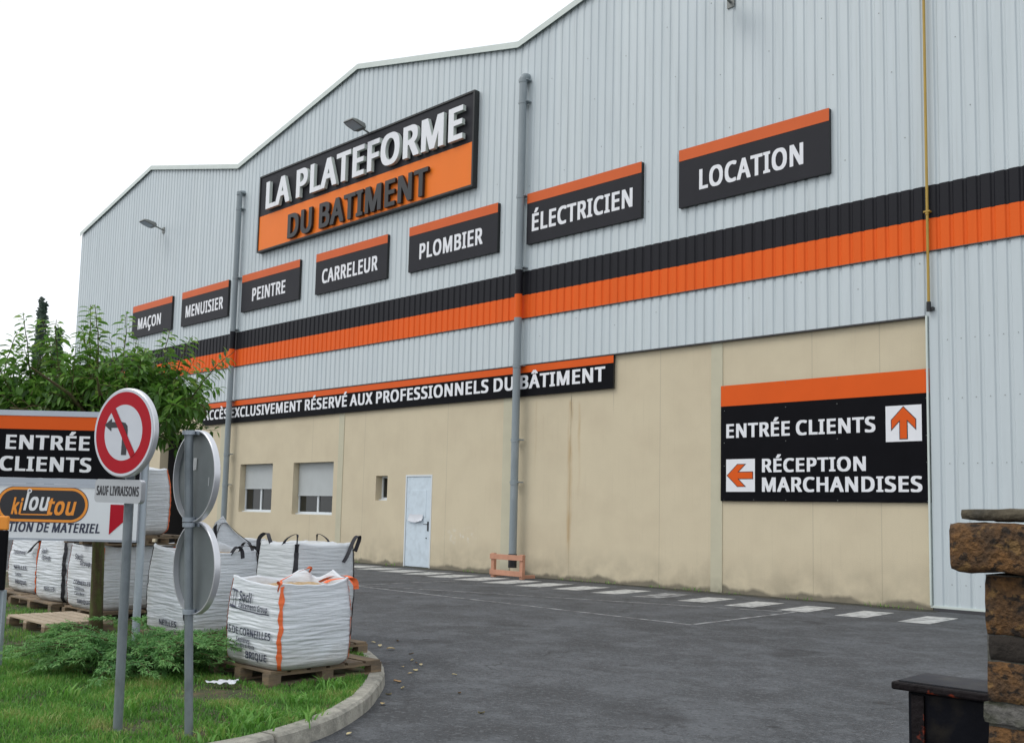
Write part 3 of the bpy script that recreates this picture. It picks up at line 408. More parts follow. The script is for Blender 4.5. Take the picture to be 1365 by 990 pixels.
# ------------------------------------------------------------------ building
VAL=[-47.05,-32.6,-18.02,-3.4,11.2]
def roofz(x):
    for a,b in zip(VAL,VAL[1:]):
        if a<=x<=b:
            h0=14.38; h1=16.02; m_=(a+b)/2; t=1-abs(x-m_)/((b-a)/2); return h0+(h1-h0)*t
    return 14.38
XL,XR=-46.95,9.0
bld=empty('warehouse',(0,0,0)); tag(bld,'tall warehouse with pale ribbed metal cladding above a beige rendered base','building')
PITCH=.245; 
def ribs(x0,x1,yb,zb,zt,dep=.026,name='cladding',mt='cladding'):
    prof=[];x=x0
    kx0=math.floor(x0/PITCH); kx=kx0
    while kx*PITCH<x1:
        b0=kx*PITCH
        for dx,dy in ((0,0),(.155,0),(.180,dep),(.220,dep)): 
            X=b0+dx
            if x0<=X<=x1: prof.append((X,yb+dy))
        kx+=1
    extra=[v for v in VAL+[(a+b)/2 for a,b in zip(VAL,VAL[1:])] if x0<v<x1]
    mb=MB(); n=len(prof); zb_=zb if callable(zb) else (lambda X:zb); zt_=zt if callable(zt) else (lambda X:zt)
    vs=[(X,Y,zb_(X)) for X,Y in prof]+[(X,Y,zt_(X)) for X,Y in prof]
    mb.add(vs,[(i,i+1,n+i+1,n+i) for i in range(n-1)]); return mb
YC=-.07                                           # cladding face stands a little proud of the rendered base
ribs(XL,XR,YC,5.5,lambda x:roofz(x)-.02).build('cladding','cladding',bld)
ribs(-7.13,XR,YC-.004,.10,5.56).build('cladding','cladding',bld)
ribs(XL,XR,YC-.022,7.36,8.0,).build('black_band','band_black',bld)
ribs(XL,XR,YC-.022,6.735,7.355).build('orange_band','band_orange',bld)
mb=MB(); mb.box((XL,YC-.035,6.715),(XR,YC+.03,6.733)); mb.build('band_flashing','dark_flash',bld)  # flashing, coloured dark to draw the shadow edge under the band
mb=MB(); mb.box((XL,YC-.03,5.47),(-7.15,-.002,5.497)); mb.build('drip_flashing','dark_flash',bld)
mb=MB(); mb.box((-7.16,YC-.02,.06),(XR,YC+.02,.10)); mb.box((-7.165,YC-.04,.1),(-7.135,-.0,5.497)); mb.build('edge_trim','trim',bld)
mb=MB(); mb.box((-7.1,YC-.03,0.0),(XR,.1,.06)); mb.build('plinth','dark_flash',bld)
# upstand body behind (keeps the shell closed) and roof
body=MB(); bx=[XL+.02]+[v for v in sorted(VAL+[(a+b)/2 for a,b in zip(VAL,VAL[1:])]) if XL<v<XR]+[XR]
n=len(bx); D=45
front=[(X,.45,roofz(X)-.08) for X in bx]; 
for i in range(n-1):
    a,b_=bx[i],bx[i+1]; za,zb=roofz(a),roofz(b_)
    body.add([(a,YC+.05,za-.0),(b_,YC+.05,zb-.0),(b_,D,zb),(a,D,za)],[(0,1,2,3)])
body.build('roof','roof_sheet',bld)
sw=MB(); sw.box((XL,-.0,0),(XL+.02,D,14.36)); sw.box((XR-.02,.02,0),(XR,D,14.5)); sw.box((XL+.03,D-.2,0),(XR-.03,D,14.3)); sw.build('side_wall','cladding',bld)
tr=MB()
for i in range(n-1):
    a,b_=bx[i],bx[i+1]; za,zb=roofz(a),roofz(b_)
    for (y0,y1,d0,d1) in ((YC-.10,YC-.085,-.11,.06),(YC-.085,YC+.4,.035,.07)):
        vs=[(a,y0,za+d0),(b_,y0,zb+d0),(b_,y1,zb+d0),(a,y1,za+d0),(a,y0,za+d1),(b_,y0,zb+d1),(b_,y1,zb+d1),(a,y1,za+d1)]
        tr.add(vs,[(3,2,1,0),(4,5,6,7),(0,1,5,4),(1,2,6,5),(2,3,7,6),(3,0,4,7)])
tr.build('roof_trim','trim',bld)
# rendered base with openings
opn=[(-37.85,-34.75,0,4.42),(-31.64,-29.52,1.45,3.14),(-28.25,-25.98,1.42,3.13),(-23.78,-23.22,1.91,2.65),(-22.36,-21.19,0,2.66)]
xsx=sorted({XL,-7.15}|{o[0] for o in opn}|{o[1] for o in opn}); zsz=sorted({0,5.5}|{o[2] for o in opn}|{o[3] for o in opn})
bw=MB()
for a,b_ in zip(xsx,xsx[1:]):
    for c,d_ in zip(zsz,zsz[1:]):
        xm,zm=(a+b_)/2,(c+d_)/2
        if not any(o[0]<xm<o[1] and o[2]<zm<o[3] for o in opn): bw.add([(a,0,c),(b_,0,c),(b_,0,d_),(a,0,d_)],[(0,1,2,3)])
REC=[.35,.30,.30,.30,.06]
for (a,b_,c,d_),r in zip(opn,REC):
    bw.add([(a,0,c),(a,r,c),(a,r,d_),(a,0,d_)],[(0,1,2,3)]); bw.add([(b_,0,c),(b_,r,c),(b_,r,d_),(b_,0,d_)],[(3,2,1,0)])
    bw.add([(a,0,d_),(b_,0,d_),(b_,r,d_),(a,r,d_)],[(3,2,1,0)]); bw.add([(a,0,c),(b_,0,c),(b_,r,c),(a,r,c)],[(0,1,2,3)])
    if r in (1.8,): pass
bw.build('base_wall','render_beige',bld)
for (a,b_) in ((-11.92,-11.63),(-18.38,-18.04),(-25.74,-25.47),(-33.1,-32.78)):
    mb=MB(); mb.box((a,-.018,.0),(b_,-.0,5.47)); mb.build('pilaster','pilaster',bld)
# loading opening
mb=MB(); a,b_,c,d_=opn[0]; mb.add([(a,.35,0),(b_,.35,0),(b_,.35,4.42),(a,.35,4.42),(a,4,0),(b_,4,0),(b_,4,4.42),(a,4,4.42)],[(4,5,6,7),(0,4,7,3),(5,1,2,6),(3,7,6,2)]); mb.build('loading_bay','dark_inside',bld)
mb=MB()
for i in range(15): mb.box((-37.8,1.5,.05+i*.1),(-34.8,1.54,.14+i*.1))
mb.build('bay_gate','green_door',bld)
def window(a,b_,c,d_,y,shut,mull=True):
    f=MB(); t=.06
    f.box((a,y-.03,c),(a+t,y+.03,d_)); f.box((b_-t,y-.03,c),(b_,y+.03,d_)); f.box((a+t,y-.03,c),(b_-t,y+.03,c+t+.03)); f.box((a+t,y-.03,d_-t),(b_-t,y+.03,d_))
    if mull: m_=(a+b_)/2; f.box((m_-.045,y-.028,c+t),(m_+.045,y+.03,d_-t))
    f.box((a-.0,y-.13,c-.0),(b_,y-.03,c+.035))
    w_=f.build('window','pvc_white',bld,bevel=.006)
    p=MB(); p.add([(a+t,y+.01,c+t),(b_-t,y+.01,c+t),(b_-t,y+.01,d_-t),(a+t,y+.01,d_-t)],[(0,1,2,3)]); p.build('pane','glass_dark',w_)
    if shut:
        s=MB(); zs=d_-(d_-c)*shut; n_=int((d_-zs)/.055)
        for i in range(n_): z0=d_-(i+1)*.055; s.box((a+.035,y-.062,z0+.004),(b_-.035,y-.045,z0+.055)); s.box((a+.037,y-.055,z0),(b_-.037,y-.047,z0+.004))
        s.box((a+.03,y-.075,d_-n_*.055-.05),(b_-.03,y-.04,d_-n_*.055)); s.build('shutter','shutter',w_)
    return w_
window(*opn[1],.27,.50); window(*opn[2],.27,.62); window(*opn[3],.26,0,False)
# door
a,b_,c,d_=opn[4]
mb=MB(); mb.box((a,-.01,0),(a+.045,.06,d_)); mb.box((b_-.045,-.01,0),(b_,.06,d_)); mb.box((a+.045,-.01,d_-.05),(b_-.045,.06,d_)); 
dr=MB(); dr.box((a+.05,.012,.02),(b_-.05,.05,d_-.055)); dr.box((a+.22,.004,1.45),(b_-.25,.012,2.22)); dr=dr.build('door','door_paint',bld,bevel=.004)
mb.build('door_frame','pvc_white',dr)
hd=MB(); hd.box((b_-.17,-.0,1.05),(b_-.11,.011,1.32)); hd.tube([(b_-.14,.0,1.24),(b_-.14,-.055,1.24),(b_-.27,-.055,1.24)],.011,8); hd.build('handle','metal_dark',dr); hd=MB(); hd.tube([(b_-.2,.011,.85),(b_-.2,-.006,.85)],.018,10); hd.build('lock','metal_dark',dr)
np_=MB(); vs=[];nu=10;nv=8
for j in range(nv+1):
    for i in range(nu+1):
        u=i/nu;v=j/nv; vs.append((a+.2+.62*u+.02*N(v*3,2),-.012-.05*v*v*(1+.6*N(u*3,v*2,5)),1.52-.18*v-.05*math.sin(u*PI)*v+.02*N(u*5,v*3)))
np_.add(vs,[(j*(nu+1)+i,j*(nu+1)+i+1,(j+1)*(nu+1)+i+1,(j+1)*(nu+1)+i) for j in range(nv) for i in range(nu)]); np_.build('notice',"paper",dr,smooth=True)
# downpipes
def downpipe(x,top,bot):
    y=-.25; r=.102; mb=MB()
    zs=[bot,6.73,7.355,8.0,top]; mats=[0,2,1,0]
    for z0,z1,mi in zip(zs,zs[1:],mats): mb.tube([(x,y,z0),(x,y,z1)],r,20,mi,cap=False)
    mb.tube([(x,y,top),(x,y+.015,top+.07),(x,y+.06,top+.125),(x,y+.14,top+.145),(x,y+.22,top+.145)],r*1.03,20,0)
    mb.tube([(x,y,.22),(x,y,bot+.02)],r*1.1,20,3)
    p=mb.build('downpipe',['pipe_grey','band_black','band_orange','metal_dark'],bld,auto=50)
    for z in (2.4,3.5,5.45,8.06,10.0,12.6,13.2):
        c=MB(); c.tube([(x,y,z-.06),(x,y,z-.055),(x,y,z+.055),(x,y,z+.06)],[r*1.0,r*1.09,r*1.09,r*1.0],20,0); c.box((x-.16,y-.01,z+.0),(x+.16,y+.17,z+.03)); c.build('collar','pipe_grey',p,auto=40)
downpipe(-17.7,13.2,.55); downpipe(-32.2,13.1,.5)
gp=MB(); gp.tube([(-7.08,-.15,5.72),(-7.08,-.15,16.2)],.026,12); gp.tube([(-7.08,-.15,7.42),(-7.08,-.15,7.5)],.036,12); g_=gp.build('gas_pipe','gas_yellow',bld,auto=50)
cl=MB(); cl.tube([(-7.08,-.15,5.56),(-7.08,-.15,5.74)],.042,12); cl.box((-7.1,-.15,5.58),(-7.0,-.07,5.64)); cl.build('end_fitting','metal_dark',g_)
for z in (7.46,): cl=MB(); cl.box((-7.14,-.19,z),(-7.02,-.07,z+.03)); cl.build('bracket','gas_yellow',g_)
# cladding screws
sc=MB()
for zi,z in enumerate([6.2,8.9,10.3,11.6,12.9]):
    for kx in range(int(-19/PITCH),int(4/PITCH)):
        if (kx+zi)%5==0:
            X=kx*PITCH+.084; Z=z+.16*((kx//3)%4); sc.box((X-.008,YC-.008,Z-.008),(X+.008,YC,Z+.008))
for z in (.5,1.6,2.7,3.9,5.0):
    for kx in range(int(-7/PITCH),int(0/PITCH)): X=kx*PITCH+.084; sc.box((X-.007,YC-.012,z-.007),(X+.007,YC-.004,z+.007))
o=sc.build('screws','lamp_body',bld); tag(o,kind='stuff')
# ------------------------------------------------------------------ signs on the facade
def FT(x,z,y): return frame((x,y,z),(1,0,0),(0,0,1),(0,-1,0))
def persp(v,t): return v*(18.617-t)/18.617
def prz(z,t): return 1.6+(z-1.6)*(18.617-t)/18.617
def trade_sign(x0,x1,word,tx0,tx1,label):
    t=.16; x0,x1,tx0,tx1=[persp(v,t) for v in (x0,x1,tx0,tx1)]; z0,z1=prz(8.75,t),prz(10.13,t); zm=z1-.27
    r=empty('trade_sign',((x0+x1)/2,YC,z0)); tag(r,label,'sign','trade signs in a row on the facade'); cx=(x0+x1)/2
    T=FT(x0-cx,0,-t-YC); W=x1-x0; H=z1-z0
    b1=MB(); prism(b1,T,[(0,0),(W,0),(W,zm-z0-.001),(0,zm-z0-.001)],-.125,0,0,1); b1.build('board',['sign_charcoal','sign_side'],r,bevel=.008)
    b2=MB(); prism(b2,T,[(0,zm-z0+.001),(W,zm-z0+.001),(W,H),(0,H)],-.125,.003,0,1); b2.build('top_band',['sign_orange','sign_side'],r,bevel=.008)
    l=MB(); put_text(l,T,word,tx0-x0,prz(9.07,t)-z0,tx1-tx0,.47,.005,bold=.024); l.build('lettering','letter_white',r)
    for u in (.2,.8): br=MB(); br.box((-W/2+W*u-.03,-.035,.1),(-W/2+W*u+.03,0.0,H-.1)); br.build('bracket','metal_dark',r)
TS=[(-12.83,-9.11,'LOCATION',-12.27,-9.69),(-17.69,-13.91,'ÉLECTRICIEN',-17.5,-14.17),(-22.58,-18.8,'PLOMBIER',-22.08,-19.38),(-27.43,-23.62,'CARRELEUR',-27.05,-24.08),(-32.15,-28.4,'PEINTRE',-31.4,-29.24),(-36.72,-33.12,'MENUISIER',-36.36,-33.46),(-41.1,-37.55,'MAÇON',-40.55,-38.46)]
for (x0,x1,wd,a,b_) in TS: trade_sign(x0,x1,wd,a,b_,'charcoal sign with orange top edge reading %s on the metal facade'%wd)
# large sign with raised letters
t=.24; X0,X1=persp(-31.2,t),persp(-19.83,t); Z0,Z1=prz(10.82,t),prz(13.66,t); ZM=prz(12.15,t); r=empty('main_sign',((X0+X1)/2,YC,Z0)); tag(r,'largest facade sign with raised white letters on black above raised black letters on orange','sign'); cx=(X0+X1)/2
T=FT(X0-cx,-0,-t-YC); W=X1-X0;H=Z1-Z0; q=.06
mb=MB(); prism(mb,T,[(q,ZM-Z0),(W-q,ZM-Z0),(W-q,H-q),(q,H-q)],-.1,0,0); mb.build('black_panel','sign_charcoal',r)
mb=MB(); prism(mb,T,[(q,q),(W-q,q),(W-q,ZM-Z0-.002),(q,ZM-Z0-.002)],-.1,0,0); mb.build('orange_panel','sign_orange3',r)
mb=MB()
for A in ((0,0,W,q-.002),(0,H-q+.002,W,H),(0,q,q-.002,H-q),(W-q+.002,q,W,H-q)): prism(mb,T,[(A[0],A[1]),(A[2],A[1]),(A[2],A[3]),(A[0],A[3])],-.155,.03,0)
mb.build('frame','sign_side',r)
for u in (.1,.35,.65,.9): mb=MB(); prism(mb,T,[(W*u-.04,.1),(W*u+.04,.1),(W*u+.04,H-.1),(W*u-.04,H-.1)],-.168,-.11,0); mb.build('bracket','metal_dark',r)
def raised(word,x,y,w_,h_,z,mats,dep):
    vs,fs=text_geo(word,w_,h_,bold=.034,extrude=.5)
    bm=bmesh.new(); bv=[bm.verts.new((a,b__,(c+.5)*dep)) for a,b__,c in vs]
    for f in fs:
        try: bm.faces.new([bv[i] for i in f])
        except ValueError: pass
    bmesh.ops.remove_doubles(bm,verts=bm.verts,dist=1e-4)
    bm.verts.ensure_lookup_table(); seen=set()
    for v in list(bm.verts):
        if v in seen or not v.link_faces: continue
        st=[v];isl=set()
        while st:
            q_=st.pop()
            if q_ in isl: continue
            isl.add(q_); st+= [e.other_vert(q_) for e in q_.link_edges]
        seen|=isl; fcs={f for v_ in isl for f in v_.link_faces}; idx={v_:i for i,v_ in enumerate(isl)}
        m_=MB(); m_.v=[T@Vector((v_.co.x+x,v_.co.y+y,v_.co.z+z)) for v_ in isl]
        for f in fcs: m_.f.append(tuple(idx[v_] for v_ in f.verts)); m_.mi.append(0 if all(v_.co.z>dep*.9 for v_ in f.verts) else 1)
        me_=m_.build('letter',mats,r)
        bm2=bmesh.new(); bm2.from_mesh(me_.data); bmesh.ops.recalc_face_normals(bm2,faces=bm2.faces); bm2.to_mesh(me_.data); bm2.free()
    bm.free()
raised('LA PLATEFORME',persp(-30.87,t+.2)-X0,prz(12.4,t+.2)-Z0,persp(-20.4,t+.2)-persp(-30.87,t+.2),.98,.03,['letter_white','letter_side'],.12)
raised('DU BATIMENT',persp(-29.42,t+.2)-X0,prz(11.06,t+.2)-Z0,persp(-21.92,t+.2)-persp(-29.42,t+.2),.84,.03,['letter_black','sign_side'],.085)
# long banner
t=.09; X0,X1=persp(-34.58,t),persp(-14.69,t); Z0,Z1=4.66,5.46; r=empty('banner_sign',((X0+X1)/2,-.02,Z0)); tag(r,'very long black strip sign with thin orange top edge passing behind both downpipes','sign'); cx=(X0+X1)/2
T=FT(X0-cx,0,-t+.02); W=X1-X0
mb=MB(); n=7
for i in range(n): prism(mb,T,[(W*i/n+.004,0),(W*(i+1)/n-.004,0),(W*(i+1)/n-.004,.615),(W*i/n+.004,.615)],-.06,random.uniform(-.002,.002),0,1)
mb.build('board',['sign_black','sign_side'],r)
mb=MB(); prism(mb,T,[(0,.617),(W,.617),(W,.80),(0,.80)],-.06,.002,0,1); mb.build('top_band',['sign_orange2','sign_side'],r)
l=MB(); put_text(l,T,'ACCÈS EXCLUSIVEMENT RÉSERVÉ AUX PROFESSIONNELS DU BÂTIMENT',persp(-34.46,t)-X0,.19,persp(-14.94,t)-persp(-34.46,t),.365,.006,bold=.026); l.build('lettering','letter_white',r)
# entrance sign
t=.06; X0,X1=persp(-11.68,t),persp(-7.15,t); Z0,Z1=prz(1.98,t),prz(4.5,t); r=empty('direction_sign',((X0+X1)/2,-.004,Z0)); tag(r,'big black wall sign with two white arrow squares right of the pale pilaster','sign'); cx=(X0+X1)/2
T=FT(X0-cx,0,-t+.004); W=X1-X0;H=Z1-Z0; hb=H-.455
mb=MB(); prism(mb,T,[(0,0),(W,0),(W,hb-.001),(0,hb-.001)],-.05,0,0,1); mb.build('board',['sign_black','sign_side'],r)
mb=MB(); prism(mb,T,[(0,hb+.001),(W,hb+.001),(W,H),(0,H)],-.05,.002,0,1); mb.build('top_band',['sign_orange2','sign_side'],r)
film=MB(); vs=[];nu=60
for i in range(nu+1):
    for j in range(5):
        u=i/nu;vv=j/4; vs.append(T@Vector((.02+u*(W-.04),.02+vv*.16+.02*N(u*14,3)*(vv),.004+.012*abs(N(u*26,vv*2.5,1)))))
film.add(vs,[(i*5+j,(i+1)*5+j,(i+1)*5+j+1,i*5+j+1) for i in range(nu) for j in range(4)]); film.build('loose_film','sign_black',r,smooth=True)
def pz(z): return prz(z,t)-Z0
def px(x_): return persp(x_,t)-X0
l=MB()
put_text(l,T,'ENTRÉE CLIENTS',px(-11.54),pz(3.345),px(-8.2)-px(-11.54),.305,.004); l.build('lettering','letter_white',r); l=MB()
put_text(l,T,'RÉCEPTION',px(-10.67),pz(2.59),px(-8.4)-px(-10.67),.285,.004); l.build('lettering','letter_white',r); l=MB()
put_text(l,T,'MARCHANDISES',px(-10.67),pz(2.18),px(-7.31)-px(-10.67),.30,.004,bold=.026); l.build('lettering','letter_white',r)
UP=[(.5,.95),(.83,.60),(.83,.35),(.595,.60),(.595,.08),(.405,.08),(.405,.60),(.17,.35),(.17,.60)]
for (x0,z0,sz,rot) in ((-7.995,3.14,.69,0),(-11.54,2.18,.70,1)):
    m_=MB(); ox,oz=px(x0),pz(z0); flat(m_,T,[(ox,oz),(ox+sz,oz),(ox+sz,oz+sz),(ox,oz+sz)],.004,0)
    P=[(a,b__) for a,b__ in UP] if not rot else [(1-b__,a) for a,b__ in UP]
    if rot: P=[(x_,y_) for x_,y_ in P]
    P=[(ox+a*sz,oz+b__*sz) for a,b__ in P]
    if rot==0: P=P
    sg=sum(P[i][0]*P[(i+1)%9][1]-P[(i+1)%9][0]*P[i][1] for i in range(9))
    if sg<0: P=P[::-1]
    O=offpoly(P,.016); flat(m_,T,O,.007,1); flat(m_,T,P,.010,2); m_.build('arrow_square',['letter_white','ink','sign_orange2'],r)
for u in (.02,.18,.345,.595,.8,.985):
    for v in (.012,.3,.5,.78,.985):
        if u in(.345,.595,.02,.985) or v<.05: m_=MB(); m_.tube([T@Vector((W*u,H*v,.0)),T@Vector((W*u,H*v,.007))],.009,8); m_.build('screw','lamp_body',r)
# ------------------------------------------------------------------ floodlights
def flood(x,z,label,rz=0):
    r=empty('floodlight',(x,YC,z),rz); tag(r,label,'floodlight','floodlights on the facade')
    a=MB(); a.tube([(0,0,0),(0,-.5,.12)],.03,10); a.box((-.09,-.03,-.12),(.09,0,.12)); a.tube([(-.2,-.5,.12),(.2,-.5,.12)],.022,8); a.box((-.235,-.54,.06),(-.205,-.46,.17)); a.box((.205,-.54,.06),(.235,-.46,.17)); a.build('arm','lamp_body',r,auto=40)
    Rm=Matrix.Translation((0,-.62,.12))@Matrix.Rotation(math.radians(-16),4,'X')
    h_=MB(); vs=[]
    for (y,zb,zt,hw) in ((-.36,-.045,.01,.24),(-.2,-.06,.06,.27),(.1,-.06,.10,.27),(.22,-.03,.07,.2)):
        vs+=[Rm@Vector((-hw,y,zb)),Rm@Vector((hw,y,zb)),Rm@Vector((hw*.9,y,zt)),Rm@Vector((-hw*.9,y,zt))]
    fs=[]
    for i in range(3): 
        for k_ in range(4): fs.append((i*4+k_,i*4+(k_+1)%4,(i+1)*4+(k_+1)%4,(i+1)*4+k_))
    fs+=[(3,2,1,0),(12,13,14,15)]; h_.add(vs,fs); h_.build('housing','lamp_body',r,bevel=.012)
    gl=MB(); gl.add([Rm@Vector(q_) for q_ in ((-.22,-.33,-.064),(.22,-.33,-.064),(.22,.08,-.068),(-.22,.08,-.068))],[(3,2,1,0)]); gl.build('glass','galv_light',r)
flood(-38.5,13.02,'floodlight on the leftmost gable above the facade signs',0); flood(-24.5,13.50,'floodlight just above the large sign with raised letters'); flood(-11.4,13.2,'floodlight under the right gable at the top edge of the photo')
# ------------------------------------------------------------------ road signs on posts
def post(r_,p0,p1,rad,name='post',mt='galv',parent=None):
    mb=MB(); mb.tube([p0,p1],rad,16); return mb.build(name,mt,parent,auto=50)
# no-left-turn sign; n = face normal
base=Vector((-6.555,-15.583,.09)); rt=empty('road_sign',base); tag(rt,'round no left turn sign with red border and small text plate on a grey post','road sign')
def tray(mb,T,R_,dep,lip=.012,mi=0,mback=1,n=72):
    # shallow tray: face at z=0, rolled rim going back to -dep
    prof=[(R_-.008,0),(R_,-.006),(R_+.001,-dep+.004),(R_-.003,-dep),(R_-.010,-dep),(R_-.010,-.008)]
    vs=[];fs=[]
    for i in range(n):
        a=2*PI*i/n; vs+=[T@Vector((r*math.cos(a),r*math.sin(a),z)) for r,z in prof]
    m=len(prof)
    for i in range(n):
        j=(i+1)%n
        for c in range(m-1): fs.append((i*m+c,i*m+c+1,j*m+c+1,j*m+c))
    mb.add(vs,fs,0); mb.add([T@Vector((x_,y_,-.008)) for x_,y_ in disc(R_-.010,n)],[tuple(range(n-1,-1,-1))],mback); mb.add([T@Vector((x_,y_,0)) for x_,y_ in disc(R_-.008,n)],[tuple(range(n))],mi)
top=Vector((-6.345,-15.70,2.33)); 
mb=MB(); mb.tube([Vector((0,0,0)),top-base],.031,18); mb.box((-.0,0,0),(0,0,0)) if 0 else None; mb.build('post','galv',rt,auto=50)
nA=Vector((.246,-.970,0)).normalized(); upA=Vector((.015,0,1)).normalized(); exA=upA.cross(nA).normalized(); upA=nA.cross(exA)
cA=Vector((-6.335,-15.725,2.072))+nA*.045; TA=frame(cA-base,exA,upA,nA); RA=.295
mb=MB(); tray(mb,TA,RA,.040,mi=0,mback=1); dA=mb.build('disc',['alu','galv_back'],rt,auto=35)
m_=MB(); ring(m_,TA,0.184,.270,.002,0); flat(m_,TA,disc(.1845),.002,1); ring(m_,TA,.270,.287,.002,1)
# black left-turn arrow
S=lambda P:[(a*.295,b*.295) for a,b in P]
pts=[(.16,-.46),(.16,.10),(.13,.19),(.06,.225),(-.22,.225)]
wd_=.045
arc=[(.15,-.50),(-.02,-.50),(-.02,.03),(-.035,.085),(-.08,.11),(-.40,.11),(-.40,.03),(-.64,.175),(-.40,.32),(-.40,.24),(-.06,.24),(.06,.215),(.13,.15),(.15,.05)]
flat(m_,TA,S(arc[::-1]),.0035,2)
th=math.radians(-54); dx,dy=math.cos(th),math.sin(th); hw=.082; L_=.63
flat(m_,TA,S([(-dx*L_-dy*hw*-1*-1,-dy*L_+dx*hw*-1),(dx*L_-dy*hw*-1*-1,dy*L_+dx*hw*-1),(dx*L_-dy*hw,dy*L_+dx*hw),(-dx*L_-dy*hw,-dy*L_+dx*hw)]) if 0 else S([(-dx*L_+dy*hw,-dy*L_-dx*hw),(dx*L_+dy*hw,dy*L_-dx*hw),(dx*L_-dy*hw,dy*L_+dx*hw),(-dx*L_-dy*hw,-dy*L_+dx*hw)]),.005,0)
m_.build('face',['sign_red','sign_white','ink'],dA)
cP=Vector((-6.372,-15.715,1.688))+nA*.05; TP=frame(cP-base-exA*.235-upA*.077,exA,upA,nA)
pl=MB(); prism(pl,TP,rrect(.455,.154,.03),-.035,0,0,1); pl=pl.build('text_plate',['plate_grey','alu'],rt,auto=40)
l=MB(); put_text(l,TP,'SAUF LIVRAISONS',.02,.048,.415,.062,.002,bold=.012); l.build('lettering','ink',pl)
for c_ in (cA+upA*.17,cA-upA*.19,cP): 
    mb=MB(); q_=c_-nA*.055; mb.tube([q_-base-upA*.02-nA*.02,q_-base+upA*.02-nA*.02],.044,16); mb.build('clamp','galv',rt,auto=40)
# two discs seen from behind
base=Vector((-6.12,-15.30,.09)); rt=empty('road_sign',base); tag(rt,'grey backs of two round road signs one above the other on one post','road sign')
top=Vector((-6.045,-15.455,2.10)); ax=(top-base).normalized()
mb=MB(); mb.tube([(0,0,0),top-base],.028,18); mb.build('post','galv',rt,auto=50)
nB=Vector((-.043,-.998,0)).normalized()   # visible back looks this way
exB=ax.cross(nB).normalized(); upB=nB.cross(exB)
for zc,stk in ((1.80,((.065,.08,.05,.085),(.16,-.03,.006,.06))),(1.195,((-.17,.05,.03,.06),))):
    tt=(zc-base.z)/(top.z-base.z); c_=base.lerp(top,tt)-nB*.075
    TB=frame(c_-base,-exB,upB,-nB)                                   # tray opens towards the viewer
    mb=MB(); tray(mb,TB,.305,.045); d_=mb.build('disc',['alu','galv_back'],rt,auto=35)
    m_=MB(); 
    T2=frame(c_-base,exB,upB,nB)
    for (a,b__,c,e) in stk:
        P=[(a-c/2-.12*(c>.04),b__-e/2),(a+c/2-.12*(c>.04),b__-e/2+.004),(a+c/2-.12*(c>.04),b__+e/2),(a-c/2-.12*(c>.04),b__+e/2-.003)]
        m_=MB(); flat(m_,T2,P,.0115,0); m_.build('sticker','sticker',d_)
    
    for q_ in (-.285,.285):
        m_=MB()
        pc=base.lerp(top,min(1,(zc+q_-base.z)/(top.z-base.z)))-base; m_.tube([pc-ax*.014,pc+ax*.014],.041,16)
        m_.box((-.05,-.012,-.012),(.05,.0,.012),0,frame(pc-nB*.042,exB,ax,nB)@Matrix.Rotation(math.radians(90),4,'X'))
        m_.build('clamp','galv_light',d_,auto=40)
    m_=MB(); m_.box((-.30,-.014,0),(.30,.014,.02),0,frame(c_-base+upB*.0+nB*.009,exB,upB,nB)) if 0 else None
# ------------------------------------------------------------------ advertising panel
e1=Vector((.7085,.7057,0)).normalized(); nn=Vector((e1.y,-e1.x,0)); pr=Vector((-11.33,-15.28,.09)); 
rt=empty('notice_board',pr); tag(rt,'two panel notice board on grey posts with black upper panel and white lower panel','sign board')
T=frame((0,0,-.09),e1,(0,0,1),nn); W=1.92; z=lambda v:v
mb=MB(); 
for (a,b_) in ((2.508,2.565),(1.80,1.858),(1.765,1.798),(1.212,1.232)): prism(mb,T,[(0,a),(W,a),(W,b_),(0,b_)],-.055,.006,0)
mb.build('frame','panel_frame',rt,bevel=.004)
mb=MB(); prism(mb,T,[(0,1.86),(W,1.86),(W,2.365),(0,2.365)],-.05,0,0,1); p1=mb.build('black_panel',['sign_black','alu'],rt)
l=MB(); put_text(l,T,'ENTRÉE',.505,2.155,.875,.150,.003); l.build('lettering','letter_white',p1); l=MB(); put_text(l,T,'CLIENTS',.455,1.928,.955,.152,.003); l.build('lettering','letter_white',p1)
mb=MB(); prism(mb,T,[(0,2.367),(W,2.367),(W,2.506),(0,2.506)],-.05,.001,0); mb.build('orange_band','sign_orange2',rt)
mb=MB(); prism(mb,T,[(0,1.234),(W,1.234),(W,1.763),(0,1.763)],-.05,0,0,1); p2=mb.build('white_panel',['panel_white','alu'],rt)
def stadium(cx,cy,w_,h_): 
    P=rrect(w_,h_,h_/2-.001,14); return [(a+cx-w_/2,b__+cy-h_/2) for a,b__ in P]
m_=MB(); cxl,cyl=.93,1.582; flat(m_,T,stadium(cxl,cyl,.955,.372),.002,2); flat(m_,T,stadium(cxl,cyl,.94,.357),.0035,1); flat(m_,T,stadium(cxl,cyl,.885,.302),.005,0)
put_text(m_,T,'ki',.61,1.478,.125,.165,.007,1,bold=.035,shear=.28)
put_text(m_,T,'lou',.735,1.52,.27,.185,.007,3,bold=.03,shear=.28)
put_text(m_,T,'tou',.985,1.478,.30,.185,.007,1,bold=.035,shear=.28)
flat(m_,T,[(.70,1.472),(1.0,1.472),(1.005,1.484),(.705,1.484)],.0065,1)
ring(m_,T@Matrix.Translation((.79,1.722,0)),.012,.024,.007,3,20)
m_.build('logo',['ink','logo_orange','ink_blue','letter_white'],p2)
l=MB(); put_text(l,T,'LOCATION DE MATERIEL',.32,1.298,1.22,.098,.003,bold=.03,shear=.22); l.build('lettering','ink_blue',p2)
